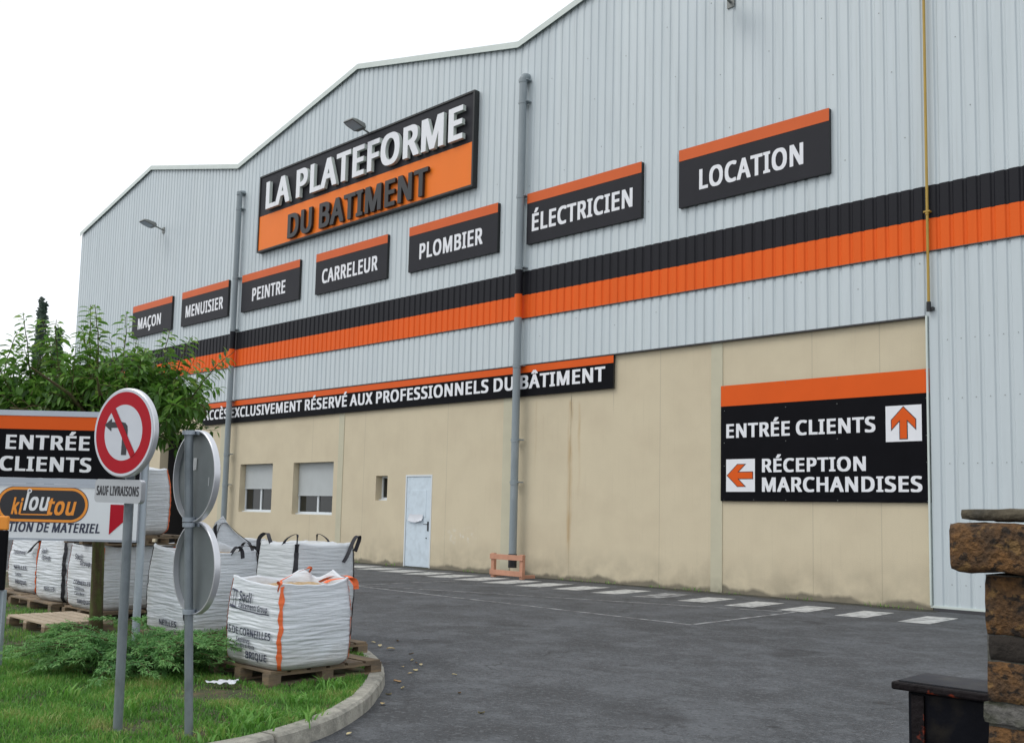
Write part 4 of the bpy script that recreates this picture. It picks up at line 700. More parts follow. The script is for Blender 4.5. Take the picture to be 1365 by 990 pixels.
m_=MB(); flat(m_,T,[(1.635,1.60),(1.635,1.285),(1.86,1.50),(1.86,1.60)],.003,0); m_.build('red_arrow','arrow_red',p2)
for u in (-.06,W+.02):
    mb=MB(); mb.tube([T@Vector((u,.0,-.09)),T@Vector((u,2.30 if u>0 else 2.57,-.09))],.040,14); mb.build('post','galv_light',rt,auto=50)
# small sign at the left edge
pb=Vector((-9.537,-15.375,.09)); rt=empty('kerb_sign',pb,math.radians(44)); tag(rt,'small dark sign with orange top edge on a flat grey post at the left edge','sign')
mb=MB(); mb.box((-.30,-.02,.72),(.045,.02,1.255)); mb.build('board','sign_black',rt,bevel=.01)
mb=MB(); mb.box((-.30,-.021,1.257),(.045,.021,1.385)); mb.build('top_band','logo_orange',rt,bevel=.012)
mb=MB(); mb.box((-.012,.021,0),(.042,.06,.72)); mb.box((-.012,.0,.0),(-.002,.021,.71)); mb.box((.03,.0,.0),(.042,.021,.71)); mb.build('post','galv_light',rt,bevel=.003)
# ------------------------------------------------------------------ pallets
def pallet(x,y,z,sx,sy,rz,label,h=.13,pale=False):
    r=empty('pallet',(x,y,z),rz); tag(r,label,'pallet','wooden pallets under the bags')
    n=6; bw_=sy/n*.82
    for i in range(n):
        m=MB(); yc=-sy/2+(i+.5)*sy/n; m.box((-sx/2,yc-bw_/2,h-.022),(sx/2,yc+bw_/2,h)); m.build('deck_board','wood_pale' if pale else 'wood',r,bevel=.003)
    for i in range(3):
        xc=-sx/2+.05+i*(sx-.1)/2
        m=MB(); m.box((xc-.05,-sy/2,0),(xc+.05,sy/2,.02)); m.build('base_board','wood',r,bevel=.003)
        m=MB(); m.box((xc-.05,-sy/2,h-.044),(xc+.05,sy/2,h-.0225)); m.build('stringer','wood_pale' if pale else 'wood',r)
        for j in range(3):
            yc=-sy/2+.06+j*(sy-.12)/2; m=MB(); m.box((xc-.05,yc-.06,.0205),(xc+.05,yc+.06,h-.0445)); m.build('block','wood',r)
    return r
GZ=.10
pallet(-7.80,-13.36,GZ,1.0,1.2,0,'weathered pallet beside the kerb carrying the orange strapped sand bag')
pallet(-8.735,-12.6,GZ,.74,1.0,0,'pallet under the tall closed bag with black loops')
pallet(-10.15,-13.05,GZ,.95,1.0,0,'pallet half hidden behind the juniper under the open bag')
pallet(-12.32,-13.72,GZ,1.2,.8,0,'empty pale pallet lying on the grass by the tree trunk',.13,True)
pallet(-13.15,-12.15,GZ,1.1,2.0,0,'pallet under the stack of bags right of the tree trunk')
pallet(-14.75,-12.65,GZ,1.6,1.1,0,'pallet under the black strapped bag below the notice board')
pallet(-16.3,-12.5,GZ,1.3,1.0,0,'pallet under the leftmost bag behind the notice board')
pallet(-13.1,-12.6,1.075,1.1,1.2,0,'pallet resting on two bags and carrying the topmost bag',.13)
# ------------------------------------------------------------------ bulk bags
class Bag:
    def __init__(s,W,Dp,H,seed,bulge=.07,wr=.008,peaks=None,open_=True): s.W,s.D,s.H,s.seed,s.bulge,s.wr,s.peaks,s.open=W,Dp,H,seed,bulge,wr,peaks or {},open_
    def rim(s,u):
        h=s.H+.018*N(u*1.7,s.seed)+.012*N(u*5,s.seed+3)
        for c,(a,wd) in s.peaks.items():
            d=min(abs(u-c),4-abs(u-c)); h+=a*max(0,1-d/wd)**1.3
        k=abs((u%1)-.5); h+=.025*(k*2)**4          # corners stand up
        return h
    def P(s,u,t,off=0.):
        """u: 0..4 around (face k centre = k+.5; 0:-Y 1:+X 2:+Y 3:-X), t: 0..1 up"""
        u%=4; k=int(u); q=(u-k)*2-1; n=7
        den=(1+abs(q)**n)**(1/n); a,b=1/den,q/den
        z=t*s.rim(u)
        px,py=((b,-a),(a,b),(-b,a),(-a,-b))[k]
        sc=.94+s.bulge*math.sin(PI*min(1,max(0,t*.86+.07)))-.10*max(0,1-t/.09)**2-.03*t
        px*=s.W/2*sc; py*=s.D/2*sc
        nx,ny=((0,-1),(1,0),(0,1),(-1,0))[k]
        cr=max(0,1-abs(abs(q)-0)*.0)
        w=u*1.6; f=math.sin(PI*min(1,max(0,t)))**.4
        wz=z*27+1.6*N(w*1.2,z*2,s.seed)
        d=N(w*.9,wz,s.seed*1.7)
        d=s.wr*f*(1.25*(.3-abs(d))+.6*N(w*1.9,z*52,s.seed)+1.1*N(w*1.0,z*5,s.seed+9))
        L=math.hypot(px,py) or 1; ox,oy=(nx*.75+px/L*.4),(ny*.75+py/L*.4)
        return Vector((px+ox*(d+off),py+oy*(d+off),z))
    def build(s,parent,cloth,fill='sand'):
        nu,nt_=160,120; mb=MB(); rows=[]
        for j in range(nt_+1): rows.append([s.P(4*i/nu,j/nt_) for i in range(nu)])
        top=rows[-1]
        def ins(sc,dz,am):
            out=[]
            for i,p in enumerate(top):
                u=4*i/nu; k=sc+am*N(u*2.3,s.seed+20,dz*9); out.append(Vector((p.x*k,p.y*k,p.z+dz+am*.25*N(u*3.,dz*20,s.seed))))
            return out
        if s.open:
            rows.append(ins(1.012,.018,.01)); rows.append(ins(.985,.026,.02)); rows.append(ins(.955,.008,.03)); rows.append(ins(.93,-.05,.03)); rows.append(ins(.91,-.13,.02))
        else:
            for sc,dz in ((.985,.03),(.93,.035),(.85,.03),(.72,.03),(.58,.035),(.42,.03),(.25,.035),(.1,.03)):
                row=ins(sc,0,.012)
                for i,p in enumerate(row):
                    hh=s.H+dz+.03*N(p.x*4,p.y*4,s.seed)+.018*N(p.x*11,p.y*11,s.seed); q=min(1,(1-sc)/.25); p.z=p.z*(1-q)+hh*q+ (dz if q<1 else 0)*.3
                rows.append(row)
        n=nu; vs=[p for r_ in rows for p in r_]; fs=[(j*n+i,j*n+(i+1)%n,(j+1)*n+(i+1)%n,(j+1)*n+i) for j in range(len(rows)-1) for i in range(n)]
        if not s.open: fs.append(tuple((len(rows)-1)*n+i for i in range(n)))
        fs.append(tuple(range(n-1,-1,-1)))
        mb.add(vs,fs); o=mb.build('sack',cloth,parent,smooth=True)
        if s.open:
            g_=MB(); m=30; vs=[]
            for j in range(m+1):
                for i in range(m+1):
                    x_=(i/m*2-1)*s.W/2*.86; y_=(j/m*2-1)*s.D/2*.86; vs.append((x_,y_,s.H+.0+.03*N(x_*3,y_*3,s.seed)+.02*N(x_*9,y_*9,s.seed)-.09*max(abs(i/m*2-1),abs(j/m*2-1))**5))
            g_.add(vs,[(j*(m+1)+i,j*(m+1)+i+1,(j+1)*(m+1)+i+1,(j+1)*(m+1)+i) for j in range(m) for i in range(m)]); g_.build('sand_fill',fill,parent,smooth=True)
        return o
    def strap(s,parent,uc,mt,wd0=.032,t0=.0,t1=1.,face=0):
        mb=MB(); n=70; A=[];B=[]
        for i in range(n+1):
            t=t0+(t1-t0)*i/n; wob=.022*N(t*7,uc,s.seed+31); wd=wd0*(.85+.55*N(t*9,uc*3,s.seed)); du=wd/s.W
            A.append(s.P(uc-du*2+wob,t,.007)); B.append(s.P(uc+du*2+wob,t,.007+.006*N(t*14,uc)))
        vs=[];[vs.extend((a,b)) for a,b in zip(A,B)]
        mb.add(vs,[(2*i,2*i+1,2*i+3,2*i+2) for i in range(n)]); return mb.build('strap',mt,parent,smooth=True)
    def loop(s,parent,pts,mt,wd=.022):
        """pts: (x,y,z) in bag units; flat webbing loop"""
        P=[Vector(p) for p in pts]
        for _ in range(3):
            Q=[P[0]]
            for a,b in zip(P,P[1:]): Q+=[a*.75+b*.25,a*.25+b*.75]
            Q.append(P[-1]); P=Q
        mb=MB(); sd=[]
        for i,p in enumerate(P):
            d=(P[min(i+1,len(P)-1)]-P[max(i-1,0)]).normalized(); ref=Vector((p.x,p.y,.0)).normalized() if (abs(p.x)+abs(p.y))>.01 else Vector((1,0,0))
            sidev=d.cross(ref.cross(d)).cross(d) if 0 else ref-d*ref.dot(d)
            sidev=sidev.normalized()*wd if sidev.length>.05 else Vector((wd,0,0)); sd.append(sidev)
        for z_ in (-.002,.002): mb.ribbon([p+Vector((z_,z_,0)) for p in P],sd)
        return mb.build('loop',mt,parent,smooth=True)
    def print_(s,parent,txt,u0,t0,wu,h,mt='ink_blue',bold=.02,vis=0):
        vs,fs=text_geo(txt,wu,h,bold=bold); mb=MB()
        bm=bmesh.new(); bv=[bm.verts.new(v) for v in vs]
        for f in fs:
            try: bm.faces.new([bv[i] for i in f])
            except ValueError: pass
        bmesh.ops.triangulate(bm,faces=bm.faces)
        for _ in range(4):
            es=[e for e in bm.edges if e.calc_length()>.022]
            if not es: break
            bmesh.ops.subdivide_edges(bm,edges=es,cuts=1); bmesh.ops.triangulate(bm,faces=bm.faces)
        out=[s.P(u0+v.co.x/s.W,t0+v.co.y/s.H,.015) for v in bm.verts]; bm.verts.index_update()
        mb.add(out,[tuple(v.index for v in f.verts) for f in bm.faces]); bm.free(); return mb,mt
BAGG='white woven bulk bags of building sand'
def newbag(x,y,z,rz,label): r=empty('bulk_bag',(x,y,z),rz); k_=x*3.7; r.rotation_euler=((0,0,rz) if y<-13.5 else (.022*math.sin(k_),.022*math.cos(k_*1.7),rz+.07*math.sin(k_*2.3))); return tag(r,label,'bulk bag',BAGG)
def prints(bag,r,lst,mt='ink_blue'):
    for a in lst: m_,_=bag.print_(r,*a); m_.build('lettering',mt,r)
ZB=GZ+.133
# front bag
r=newbag(-7.655,-13.55,ZB,math.radians(1),'open sand bag with orange straps at the kerb, nearest of the bags'); B=Bag(.92,.82,.69,3,.065,.0075,{0.15:(.04,.4),2.35:(.10,.3),2.9:(.07,.35),1.95:(.03,.3),3.6:(.03,.4)})
B.build(r,'bag_cloth')
for uc in (1.0,2.0,3.0,4.0-.001): B.strap(r,uc,'strap_orange',.015)
h=B.H
B.loop(r,[(.43,-.42,h-.02),(.40,-.38,h+.05),(.31,-.33,h+.05),(.25,-.25,h+.01)],'strap_orange'); B.loop(r,[(.44,.40,h-.03),(.42,.40,h+.07),(.34,.20,h+.06),(.35,.12,h+.03)],'strap_orange'); B.loop(r,[(.44,.40,h),(.30,.42,h+.09),(.1,.36,h+.06),(.02,.30,h+.01)],'strap_orange'); B.loop(r,[(-.40,.42,h),(-.25,.42,h+.13),(-.22,.25,h+.10),(-.3,.1,h+.01)],'strap_orange')
prints(B,r,[('Socli',.30,.775,.20,.082,'ink_blue',.035),('Italcementi Group',.30,.695,.46,.050),('AS DE CORNEILLES',.10,.37,.72,.062,'ink_blue',.03),('Sablières',.30,.285,.22,.038),('Carrière et Route',.28,.225,.32,.036),('BRIQUE',.47,.10,.33,.062,'ink_blue',.03)])
m_=MB()   # cylinder emblem beside the print
for du in (0,.05,.10):
    for i in range(10):
        t=.68+.19*i/10; m_.add([B.P(.13+du,t,.010),B.P(.142+du,t,.010),B.P(.142+du,t+.019,.010),B.P(.13+du,t+.019,.010)],[(0,1,2,3)])
for tt in (.675,.865):
    for i in range(12): u=.12+.13*i/12; m_.add([B.P(u,tt,.010),B.P(u+.011,tt,.010),B.P(u+.011,tt+.02,.010),B.P(u,tt+.02,.010)],[(0,1,2,3)])
for i in range(48): u=.13+.0145*i; m_.add([B.P(u,.665,.010),B.P(u+.0146,.665,.010),B.P(u+.0146,.678,.010),B.P(u,.678,.010)],[(0,1,2,3)])
m_.build('emblem','ink_blue',r)
# tall bag with black loops
r=newbag(-8.73,-12.67,ZB,0,'tall closed bag with black webbing loops behind the nearest bag'); B=Bag(.72,.86,.99,11,.06,.0055,{},False); B.build(r,'bag_cloth_grey')
for uc in (1.0,2.0,3.0,3.999): B.strap(r,uc,'strap_black',.017)
h=B.H
for sx,sy in ((1,-1),(1,1),(-1,-1),(-1,1)):
    ax_,ay_=.32*sx,.38*sy
    B.loop(r,[(ax_,ay_,h-.06),(ax_*1.02,ay_,h+.07),(ax_*.78,ay_*.86,h+.13),(ax_*.45,ay_,h+.07),(ax_*.3,ay_,h-.0)] if (sx,sy)!=(1,1) else [(ax_,ay_,h-.05),(ax_*1.12,ay_*1.1,h+.12),(ax_*1.15,ay_*.86,h+.11),(ax_*1.18,ay_*.6,h-.10),(ax_*1.14,ay_*.5,h-.16)],'strap_black',.018)
# open bag between the road signs
r=newbag(-10.13,-13.04,ZB,0,'open bag with a rolled rim and black straps behind the two grey sign backs'); B=Bag(.88,.98,.86,5,.075,.008,{3.0:(.05,.5),.0:(.04,.4)}); B.build(r,'bag_cloth')
for uc in (1.0,2.0,3.0,3.999): B.strap(r,uc,'strap_black',.02)
h=B.H
B.loop(r,[(.40,.05,h+.0),(.44,.1,h+.10),(.47,.15,h+.05),(.5,.14,h-.04)],'strap_black'); B.loop(r,[(.40,.44,h-.1),(.45,.40,h+.06),(.36,.25,h+.10),(.42,.1,h+.06)],'strap_black',.025); B.loop(r,[(.0,.44,h),(.1,.42,h+.12),(.25,.4,h+.11),(.3,.42,h)],'strap_black',.015); B.loop(r,[(.42,-.42,h),(.48,-.36,h+.02),(.5,-.3,h-.14),(.49,-.3,h-.24)],'strap_black',.03)
prints(B,r,[('NEILLES',.45,.12,.34,.06)])
# bag with the pointed flap
r=newbag(-11.45,-12.0,GZ,0,'bag with one tall pointed cloth flap behind the tall black looped bag'); B=Bag(.85,.85,1.06,8,.05,.006,{1.15:(.27,.42),1.0:(.05,.4)}); B.build(r,'bag_cloth')
for uc in (1.0,2.0,3.0,3.999): B.strap(r,uc,'strap_black',.018)
h=B.H; B.loop(r,[(.40,-.38,h+.05),(.40,-.28,h+.30),(.42,-.1,h+.12),(.43,.1,h-.02)],'strap_black',.012)
# stack and row on the left
r=newbag(-13.15,-12.70,ZB,0,'bag with faint print right of the tree trunk, carrying a pallet'); B=Bag(1.0,.9,.80,13,.075,.007); B.build(r,'bag_cloth')
for uc in (1.0,2.0,3.0,3.999): B.strap(r,uc,'strap_orange',.017)
prints(B,r,[('Socli',.30,.80,.2,.07),('Group',.46,.72,.28,.06),('CORNEILLES',.34,.40,.44,.055),('Sablières',.36,.31,.26,.04),('Carrière',.36,.23,.26,.04),('BRIQUE',.42,.10,.36,.05)])
r=newbag(-13.15,-11.72,ZB,0,'bag under the back of the raised pallet, behind the open bag'); B=Bag(1.0,.9,.80,17,.05,.006); B.build(r,'bag_cloth')
for uc in (1.0,2.0,3.0,3.999): B.strap(r,uc,'strap_orange',.017)
r=newbag(-13.1,-12.68,1.075+.133,0,'topmost bag, standing on the raised pallet right of the white panel'); B=Bag(.98,.98,.86,19,.10,.007,{},False); B.build(r,'bag_cloth')
for uc in (1.0,2.0,3.0,3.999): B.strap(r,uc,'strap_orange',.02)
r=newbag(-14.42,-12.62,ZB,0,'bag with a black corner strap left of the tree trunk'); B=Bag(1.0,.95,.84,23,.085,.008,{},False); B.build(r,'bag_cloth')
for uc in (1.0,2.0,3.0,3.999): B.strap(r,uc,'strap_black',.019)
prints(B,r,[('Socli',.25,.78,.2,.07),('Group',.30,.68,.3,.06),('NEILLES',.45,.17,.36,.06)])
r=newbag(-16.05,-12.42,ZB,0,'leftmost bag, with an orange corner strap, low behind the notice board'); B=Bag(1.05,.95,.82,29,.09,.008,{},False); B.build(r,'bag_cloth')
for uc in (1.0,2.0,3.0,3.999): B.strap(r,uc,'strap_orange',.017)
h=B.H; B.loop(r,[(.42,-.40,h-.03),(.5,-.44,h+.0),(.44,-.52,h-.12),(.34,-.52,h-.2)],'strap_black',.035)
prints(B,r,[('Italcementi',.25,.70,.42,.06),('NEILLES',.35,.42,.4,.06),('Sable',.4,.3,.2,.045),('BRIQUE',.40,.15,.36,.06)])
# ------------------------------------------------------------------ wooden guard frame at the downpipe
r=empty('wooden_frame',(-17.22,-.95,0),math.radians(-4)); tag(r,'small pinkish wooden frame guarding the foot of the downpipe','frame')
for zc,nm in ((.52,'rail'),(.13,'rail')):
    m=MB(); m.box((-.62,-.03,zc-.065),(.60,.0,zc+.065)); m.build(nm,'wood_pink',r,bevel=.005)
for xc in (-.55,.52):
    m=MB(); m.box((xc-.055,.001,.0),(xc+.055,.09,.60)); m.build('leg','wood_pink',r,bevel=.005)
    m=MB(); m.box((xc-.04,.091,.02),(xc+.04,.45,.10)); m.build('foot','wood_pink',r,bevel=.005)
# ------------------------------------------------------------------ brick pier
pier=empty('brick_pier',(-.34,-16.82,0)); tag(pier,'dark weathered brick pier with an overhanging top course at the right edge','pier')
def rough_box(mb,a,b,rad,amp,seed,seg=.014,mi=0):
    bm=bmesh.new(); sx,sy,sz=[b[i]-a[i] for i in range(3)]
    bmesh.ops.create_cube(bm,size=1)
    for v in bm.verts: v.co=Vector((a[0]+(v.co.x+.5)*sx,a[1]+(v.co.y+.5)*sy,a[2]+(v.co.z+.5)*sz))
    cuts=[max(1,int(s_/seg)) for s_ in (sx,sy,sz)]
    for axn in range(3):
        es=[e for e in bm.edges if abs((e.verts[0].co-e.verts[1].co)[axn])>1e-6 and all(abs((e.verts[0].co-e.verts[1].co)[k_])<1e-6 for k_ in range(3) if k_!=axn)]
        bmesh.ops.subdivide_edges(bm,edges=es,cuts=cuts[axn],use_grid_fill=True)
    c=Vector([(a[i]+b[i])/2 for i in range(3)]); hv=Vector((sx,sy,sz))/2
    for v in bm.verts:
        d=v.co-c; q=Vector([max(-hv[i]+rad,min(hv[i]-rad,d[i])) for i in range(3)]); e=d-q
        if e.length>1e-6: d=q+e.normalized()*rad if e.length>rad else d
        n_=(d-q); n_=n_.normalized() if n_.length>1e-6 else d.normalized()
        s1=noise.noise(Vector(v.co*22+Vector((seed,0,0))));s2=noise.noise(Vector(v.co*60+Vector((0,seed,0)))); ch=min(0,noise.noise(Vector(v.co*9+Vector((seed,seed,0))))+.1)
        v.co=c+d+n_*(amp*(.7*s1+.5*s2)+amp*2.*ch)
    bm.verts.index_update(); mb.add([v.co.copy() for v in bm.verts],[tuple(v.index for v in f.verts) for f in bm.faces],mi); bm.free()
x0,y0=-.541+.34,-17.02+16.82
cap=MB(); rough_box(cap,(-.222,-.222,1.606),(.26,.245,1.624),.006,.0025,3); cap.build('cap_slab','cap_stone',pier,smooth=True)
crs=MB(); rough_box(crs,(-.240,-.232,1.526),(-.047,-.04,1.602),.012,.0035,7); rough_box(crs,(-.036,-.232,1.526),(.24,-.04,1.601),.012,.0035,17); rough_box(crs,(-.240,-.03,1.525),(.24,.23,1.600),.016,.004,27,.03); crs.build('top_course','brick',pier,smooth=True)
sh=MB(); bz=[(1.435,1.520,0),(1.397,1.430,1),(1.336,1.392,0),(1.218,1.296,0),(1.13,1.20,0)]
zz=1.12
while zz>.08: bz.append((zz-.075,zz,0)); zz-=.09
for i,(a,b_,dk) in enumerate(bz):
    sgm=.014 if b_>1.1 else .04; off=.0 if i%2 else .07
    xs_=[-.20,-.20+.13+off,-.2+.27+off*.6,.20] 
    for j in range(3): rough_box(sh,(xs_[j]+.003+.003*dk,-.2+.001*dk+.004*N(i,j),a-.004),(xs_[j+1]-.003,0.19,b_+.004),.006,.0032,i*7+j,sgm,1 if dk else 0)
sh.build('shaft',['brick','brick_dark'],pier,smooth=True)
mo=MB(); mo.box((-.195,-.194,0),(.19,.18,1.524)); rough_box(mo,(-.203,-.204,1.300),(.2,.19,1.332),.006,.005,91); mo.build('mortar','mortar',pier,smooth=False)
# black metal box behind the pier
bxr=empty('metal_box',(-.60,-16.38,0)); tag(bxr,'black metal box with a rusty rim standing behind the brick pier','box')
m=MB(); m.box((-.235,-.205,.0),(.235,-.075,1.262)); 
m.build('body','box_black',bxr,bevel=.006)
m=MB(); m.box((-.262,-.222,1.262),(.25,-.06,1.278)); m.build('rim','rim_rust',bxr,bevel=.004)
m=MB(); m.box((-.25,-.212,1.2785),(.245,-.07,1.281)); m.build('lid','box_lid',bxr)
m=MB(); m.box((-.225,-.211,.06),(-.20,-.2055,1.255)); m.box((.2,-.211,.06),(.225,-.2055,1.255)); m.build('corner_strip','rim_rust',bxr)
# ------------------------------------------------------------------ litter and fallen leaves
l=MB(); vs=[];nu=16
for j in range(9):
    for i in range(nu+1):
        u=i/nu;v=j/8; vs.append((u*.26-.13+.02*N(v*4,1),(v-.5)*.10*(.45+.8*u)+.01*N(u*6,3),.035+.03*N(u*5,v*4,2)+.05*max(0,u-.55)*math.sin(v*PI)+.012*N(u*15,v*11)))
l.add(vs,[(j*(nu+1)+i,j*(nu+1)+i+1,(j+1)*(nu+1)+i+1,(j+1)*(nu+1)+i) for j in range(8) for i in range(nu)]); o=l.build('litter','paper',loc=(-7.52,-14.27,.115),smooth=True); o.rotation_euler=(0,0,.7); tag(o,'crumpled white scrap of paper lying on the grass by the juniper','litter')
LV=[(-9.01,-11.26,.09),(-9.3,-11.19,.07),(-9.53,-10.73,.06),(-8.23,-11.6,.05),(-7.93,-11.98,.05),(-7.92,-11.74,.05),(-8.05,-11.69,.05),(-7.69,-12.01,.05),(-7.55,-12.19,.06),(-7.24,-11.89,.05),(-7.28,-12.58,.07),(-6.84,-13.04,.05),(-6.52,-13.36,.06),(-5.81,-14.23,.05),(-6.49,-12.52,.05),(-5.75,-12.97,.05),(-4.49,-13.47,.05),(-9.6,-11.05,.05),(-8.6,-11.3,.05),(-7.0,-12.75,.05)]
lm=[]
for v in range(4):
    m=MB(); n=7; vs=[]
    for i in range(n):
        t=i/(n-1); wv=.32*math.sin(PI*t)**.8; zc=.10*math.sin(t*3+v)+.05; vs+=[(t-.5,-wv,zc+.12),(t-.5,0,zc+.02),(t-.5,wv,zc+.10+.06*v)]
    m.add(vs,[(3*i+c,3*i+c+1,3*i+c+4,3*i+c+3) for i in range(n-1) for c in range(2)]); ob=m.build('fallen_leaf','dry_leaf',smooth=True)
    at=ob.data.attributes.new('tone','FLOAT','POINT'); at.data.foreach_set('value',[[.1,.55,.9,.4][v]]*len(ob.data.vertices)); lm.append(ob.data); bpy.data.objects.remove(ob)
for i,(x_,y_,s_) in enumerate(LV):
    o=bpy.data.objects.new('fallen_leaf',lm[i%4]); COL.objects.link(o); o.location=(x_,y_,.005); s_*=1.1; o.scale=(s_,s_,s_); o.rotation_euler=(0,0,random.uniform(0,6)); tag(o,'small dry fallen leaf lying on the asphalt beside the curved kerb','leaf','fallen leaves on the asphalt')
# ------------------------------------------------------------------ foliage helper: many small leaves in one mesh
def leaves(name,L,matk,parent=None,shape='long'):
    """L: list of (pos, dir, normal, length, width, tone)"""
    V=[];Fc=[];T_=[]
    for (p,d,nrm_,ln,wd,tn) in L:
        d=d.normalized(); s_=d.cross(nrm_); s_=s_.normalized() if s_.length>1e-4 else Vector((1,0,0)); n_=s_.cross(d)
        b0=len(V)
        droop=Vector((0,0,-1))
        p1=p+d*ln*.35; p2=p+d*ln*.72+droop*ln*.07; p3=p+d*ln*.97+droop*ln*.20; w=s_*wd*.5; f_=n_*wd*.16
        V+=[p,p1-w+f_,p1,p1+w+f_,p2-w*.8+f_,p2,p2+w*.8+f_,p3]
        Fc+=[(b0,b0+2,b0+1),(b0,b0+3,b0+2),(b0+1,b0+2,b0+5,b0+4),(b0+2,b0+3,b0+6,b0+5),(b0+4,b0+5,b0+7),(b0+5,b0+6,b0+7)]; T_+=[tn]*8
    me=bpy.data.meshes.new(name); me.from_pydata([tuple(v) for v in V],[],Fc); me.polygons.foreach_set('use_smooth',[True]*len(Fc)); at=me.attributes.new('tone','FLOAT','POINT'); at.data.foreach_set('value',T_); me.materials.append(M[matk]); o=bpy.data.objects.new(name,me); COL.objects.link(o)
    if parent: o.parent=parent
    return o
def rv(s=1.): return Vector((random.gauss(0,s),random.gauss(0,s),random.gauss(0,s)))
# ------------------------------------------------------------------ cherry tree
random.seed(21)
tb=Vector((-11.33,-13.70,.09)); tree=empty('cherry_tree',tb); tag(tree,'young broad crowned leafy tree with a mossy trunk behind the notice board','tree')
Rh=Vector((R.x,R.y,0)).normalized(); Fh=Vector((F.x,F.y,0)).normalized()
tk=MB(); tk.tube([(0,0,0),(.01,-.01,.3),(.05,-.05,1.1),(.09,-.09,1.9),(.10,-.10,2.35)],[.085,.072,.066,.06,.05],12); tk.build('trunk','bark',tree,smooth=True)
top=Vector((.10,-.10,2.3)); BR=MB(); LF=[]
def shoot(p0,p1,nl,ln=.11,arch=.12,r=.0045,sp=1.):
    p0=Vector(p0);p1=Vector(p1); n=10; pts=[]
    if (p1-top).dot(Fh)<-.6 or (p1-top).dot(Rh)>1.35+.1*(p1.z-top.z): return
    lat_=Vector((random.uniform(-1,1),random.uniform(-1,1),0))*.05
    for i in range(n+1):
        t=i/n; pts.append(p0.lerp(p1,t)+Vector((0,0,arch*math.sin(PI*t)))+lat_*math.sin(PI*t)+rv(.004))
    BR.tube(pts,[r*(1-.75*i/n)+.0015 for i in range(n+1)],5)
    nl=int(nl*1.4)
    for k_ in range(nl):
        t=(.12+.88*(k_+random.random()*.6)/nl); t=min(t,.999); i=int(t*n); p=pts[i].lerp(pts[i+1],t*n-i); ax_=(pts[i+1]-pts[i]).normalized()
        a=k_*2.4+random.uniform(-.4,.4); s1=ax_.cross(Vector((.3,.2,1))).normalized(); s2=ax_.cross(s1)
        out=(s1*math.cos(a)+s2*math.sin(a))*sp+ax_*.45+Vector((0,0,-.42+random.uniform(-.25,.25)))
        l_=ln*random.uniform(.75,1.25)*(1-.35*max(0,t-.85)/.15)
        pr_=(p-top).dot(Rh); zz_=p.z-top.z
        if (p-top).dot(Fh)<-.62 or pr_>1.02+.38*min(1,max(0,zz_)) or (zz_<.12 and pr_>.80) or zz_<-.16: continue
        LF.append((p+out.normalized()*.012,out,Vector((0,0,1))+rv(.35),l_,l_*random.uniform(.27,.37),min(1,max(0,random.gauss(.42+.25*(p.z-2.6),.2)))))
def L3(r_,f_,z_): return top+Rh*r_+Fh*f_+Vector((0,0,z_))
# main limbs, then shoots
limbs=[]
for k_ in range(13):
    a=2*PI*k_/13+.3; rr=random.uniform(.75,1.2); e=L3(rr*math.cos(a)*1.15-.22,rr*math.sin(a)*.95,random.uniform(.2,.75)); m_=top.lerp(e,.5)+Vector((0,0,.10))
    BR.tube([top-Vector((0,0,.15)),top.lerp(e,.25)+Vector((0,0,.05)),m_,e],[.035,.028,.02,.009],7); limbs.append((top.copy(),m_,e))
for k_ in range(300):
    a,m_,e=random.choice(limbs); t=random.uniform(.12,1); q=(a.lerp(m_,t*2) if t<.5 else m_.lerp(e,t*2-1)); d=Vector((random.gauss(0,.6),random.gauss(0,.6),random.uniform(-.3,.75)))+(e-a)*.35
    d=d.normalized()*random.uniform(.35,.62); p1=q+d
    if p1.z>top.z+1.0: p1.z=top.z+1.0
    if p1.z<top.z-.12: p1.z=top.z-.12+random.uniform(-.05,.08)
    shoot(q,p1,random.randint(17,24),.14,.06)
for k_ in range(130):   # dense interior fill
    a=random.uniform(0,2*PI); rr=math.sqrt(random.random())*1.25; q=L3(rr*math.cos(a)-.05,rr*math.sin(a)*.9,random.uniform(-.05,.7)*(1.1-rr*.5)); shoot(q,q+Vector((random.gauss(0,.3),random.gauss(0,.3),random.uniform(-.2,.3))),18,.128,.04)
for k_ in range(60):   # loose upright shoots over the crown
    r0=random.uniform(-1.7,1.0); f0=random.uniform(-.45,.8); z0=random.uniform(.3,.55); hh=random.uniform(.35,.72)*(1-.25*max(0,r0)); shoot(L3(r0,f0,z0),L3(r0+random.gauss(.05,.16),f0+random.gauss(0,.14),z0+hh),random.randint(10,15),.14,.03)
# long shoots that break the outline (right = camera right)
for (r0,z0,r1,z1,f_,nl) in ((-.2,.6,-.26,1.53,.0,30),(.1,.5,.13,1.45,.1,24),(-.05,.6,-.15,1.50,-.1,26),(.55,.5,.62,1.28,.2,26),(.8,.45,1.0,1.17,-.1,26),(.9,.35,1.45,1.03,.1,30),(1.0,.2,1.5,.82,.3,26),(1.05,.0,1.42,.42,.0,24),(-.5,.6,-.75,1.1,.0,26),(-.9,.5,-1.05,1.42,.1,28),(-1.1,.4,-1.0,1.15,-.2,26),(-.3,.7,-.45,1.3,.2,24),(1.1,.1,1.6,.55,-.2,24),(.7,.05,1.15,-.05,.1,24),(.5,.0,.9,-.12,-.1,22),(-1.2,.3,-1.7,.9,0,26),(.45,.6,.48,1.0,-.2,20),(-.7,.5,-.8,1.35,.1,26),(-.95,.6,-.62,1.22,.2,24),(-.4,.5,-.5,1.28,-.2,24),(1.2,.4,1.62,.92,-.05,26)):
    shoot(L3(r0,f_,z0),L3(r1,f_+random.uniform(-.1,.1),z1),int(nl*1.25),.135,.05,.008)
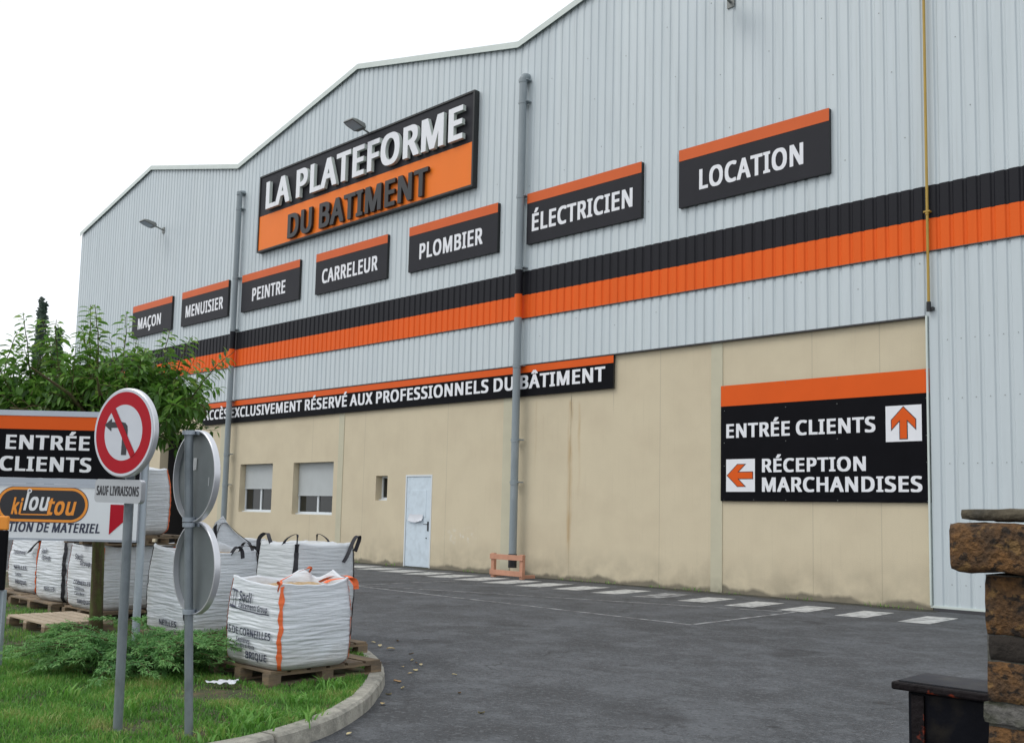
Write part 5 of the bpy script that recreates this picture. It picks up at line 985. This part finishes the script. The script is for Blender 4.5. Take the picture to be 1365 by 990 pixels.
BR.build('branch','bark',tree,smooth=True); leaves('crown',LF,'cherry_leaf',tree)
# ------------------------------------------------------------------ juniper
random.seed(5)
jb=Vector((SHC[0],SHC[1],.09)); jun=empty('juniper_shrub',jb); tag(jun,'low spreading blue green juniper shrub on the grass behind the sign posts','shrub')
JS=MB(); JL=[]
for k_ in range(190):
    a=random.uniform(0,2*PI); ln=random.uniform(.4,1.0); el=random.uniform(.0,.40)+(.25 if math.cos(a)<-.2 and random.random()<.15 else 0); d=Rh*math.cos(a)*1.12+Fh*math.sin(a)*.72; st=Vector((random.gauss(0,.16),random.gauss(0,.12),.03))
    pts=[]; n=9
    for i in range(n+1):
        t=i/n; pts.append(st+d*ln*t+Vector((0,0,ln*el*(1.5*t-.55*t*t)+.10*math.sin(PI*t)+.015*N(k_,t*4))))
    JS.tube(pts,[.008*(1-.8*i/n)+.001 for i in range(n+1)],4)
    for q in range(40):                       # side sprays
        t=.22+.78*random.random(); i=min(n-1,int(t*n)); p=pts[i].lerp(pts[i+1],t*n-i); ax_=(pts[i+1]-pts[i]).normalized(); sd_=ax_.cross(Vector((0,0,1))).normalized()*(1 if q%2 else -1)
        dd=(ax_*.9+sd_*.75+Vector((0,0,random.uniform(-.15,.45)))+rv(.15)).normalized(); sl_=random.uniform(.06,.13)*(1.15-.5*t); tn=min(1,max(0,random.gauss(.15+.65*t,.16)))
        for h_ in range(7):
            u_=h_/7; pp=p+dd*sl_*u_; s3=dd.cross(Vector((0,0,1))+rv(.4)).normalized()*(1 if h_%2 else -1)
            JL.append((pp,dd*.8+s3*.7+rv(.15),Vector((0,0,1))+rv(.5),random.uniform(.026,.05),.0085,tn))
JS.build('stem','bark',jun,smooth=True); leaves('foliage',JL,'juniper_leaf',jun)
# ------------------------------------------------------------------ distant poplars and hedge
random.seed(11)
def poplar(x,y,H_,wd_,label,tone=0.):
    r=empty('poplar_tree',(x,y,0)); tag(r,label,'tree','slender trees beyond the building')
    m=MB(); m.tube([(0,0,0),(.05,0,H_*.5),(0,0,H_*.97)],[.22,.12,.02],8); m.build('trunk','bark',r,smooth=True)
    L=[]
    for k_ in range(2000):
        t=random.random()**.8; z_=1.0+t*(H_-1.0); rad=wd_*(.25+.75*math.sin(PI*min(1,(1-t)*1.15+.02))**.7)*(1-.75*t)*(1+.35*N(z_*1.5,k_*.001,x)); a=random.uniform(0,2*PI); rr=rad*math.sqrt(random.random())
        p=Vector((rr*math.cos(a),rr*math.sin(a),z_)); L.append((p,Vector((math.cos(a)*.4,math.sin(a)*.4,.9))+rv(.4),rv(1),random.uniform(.16,.30),random.uniform(.12,.18),min(1,max(0,random.gauss(.4+tone,.2)))))
    leaves('crown',L,'poplar_leaf',r)
poplar(-61.8,3.8,13.7,.95,'taller dark slender tree rising behind the leafy crown at the left'); poplar(-61.0,4.5,12.1,.9,'shorter dark slender tree close beside the taller one'); poplar(-73.3,7.8,16.3,.8,'pale thin distant tree nearest the corner of the warehouse',.5)
print('meshes',len(bpy.data.meshes))
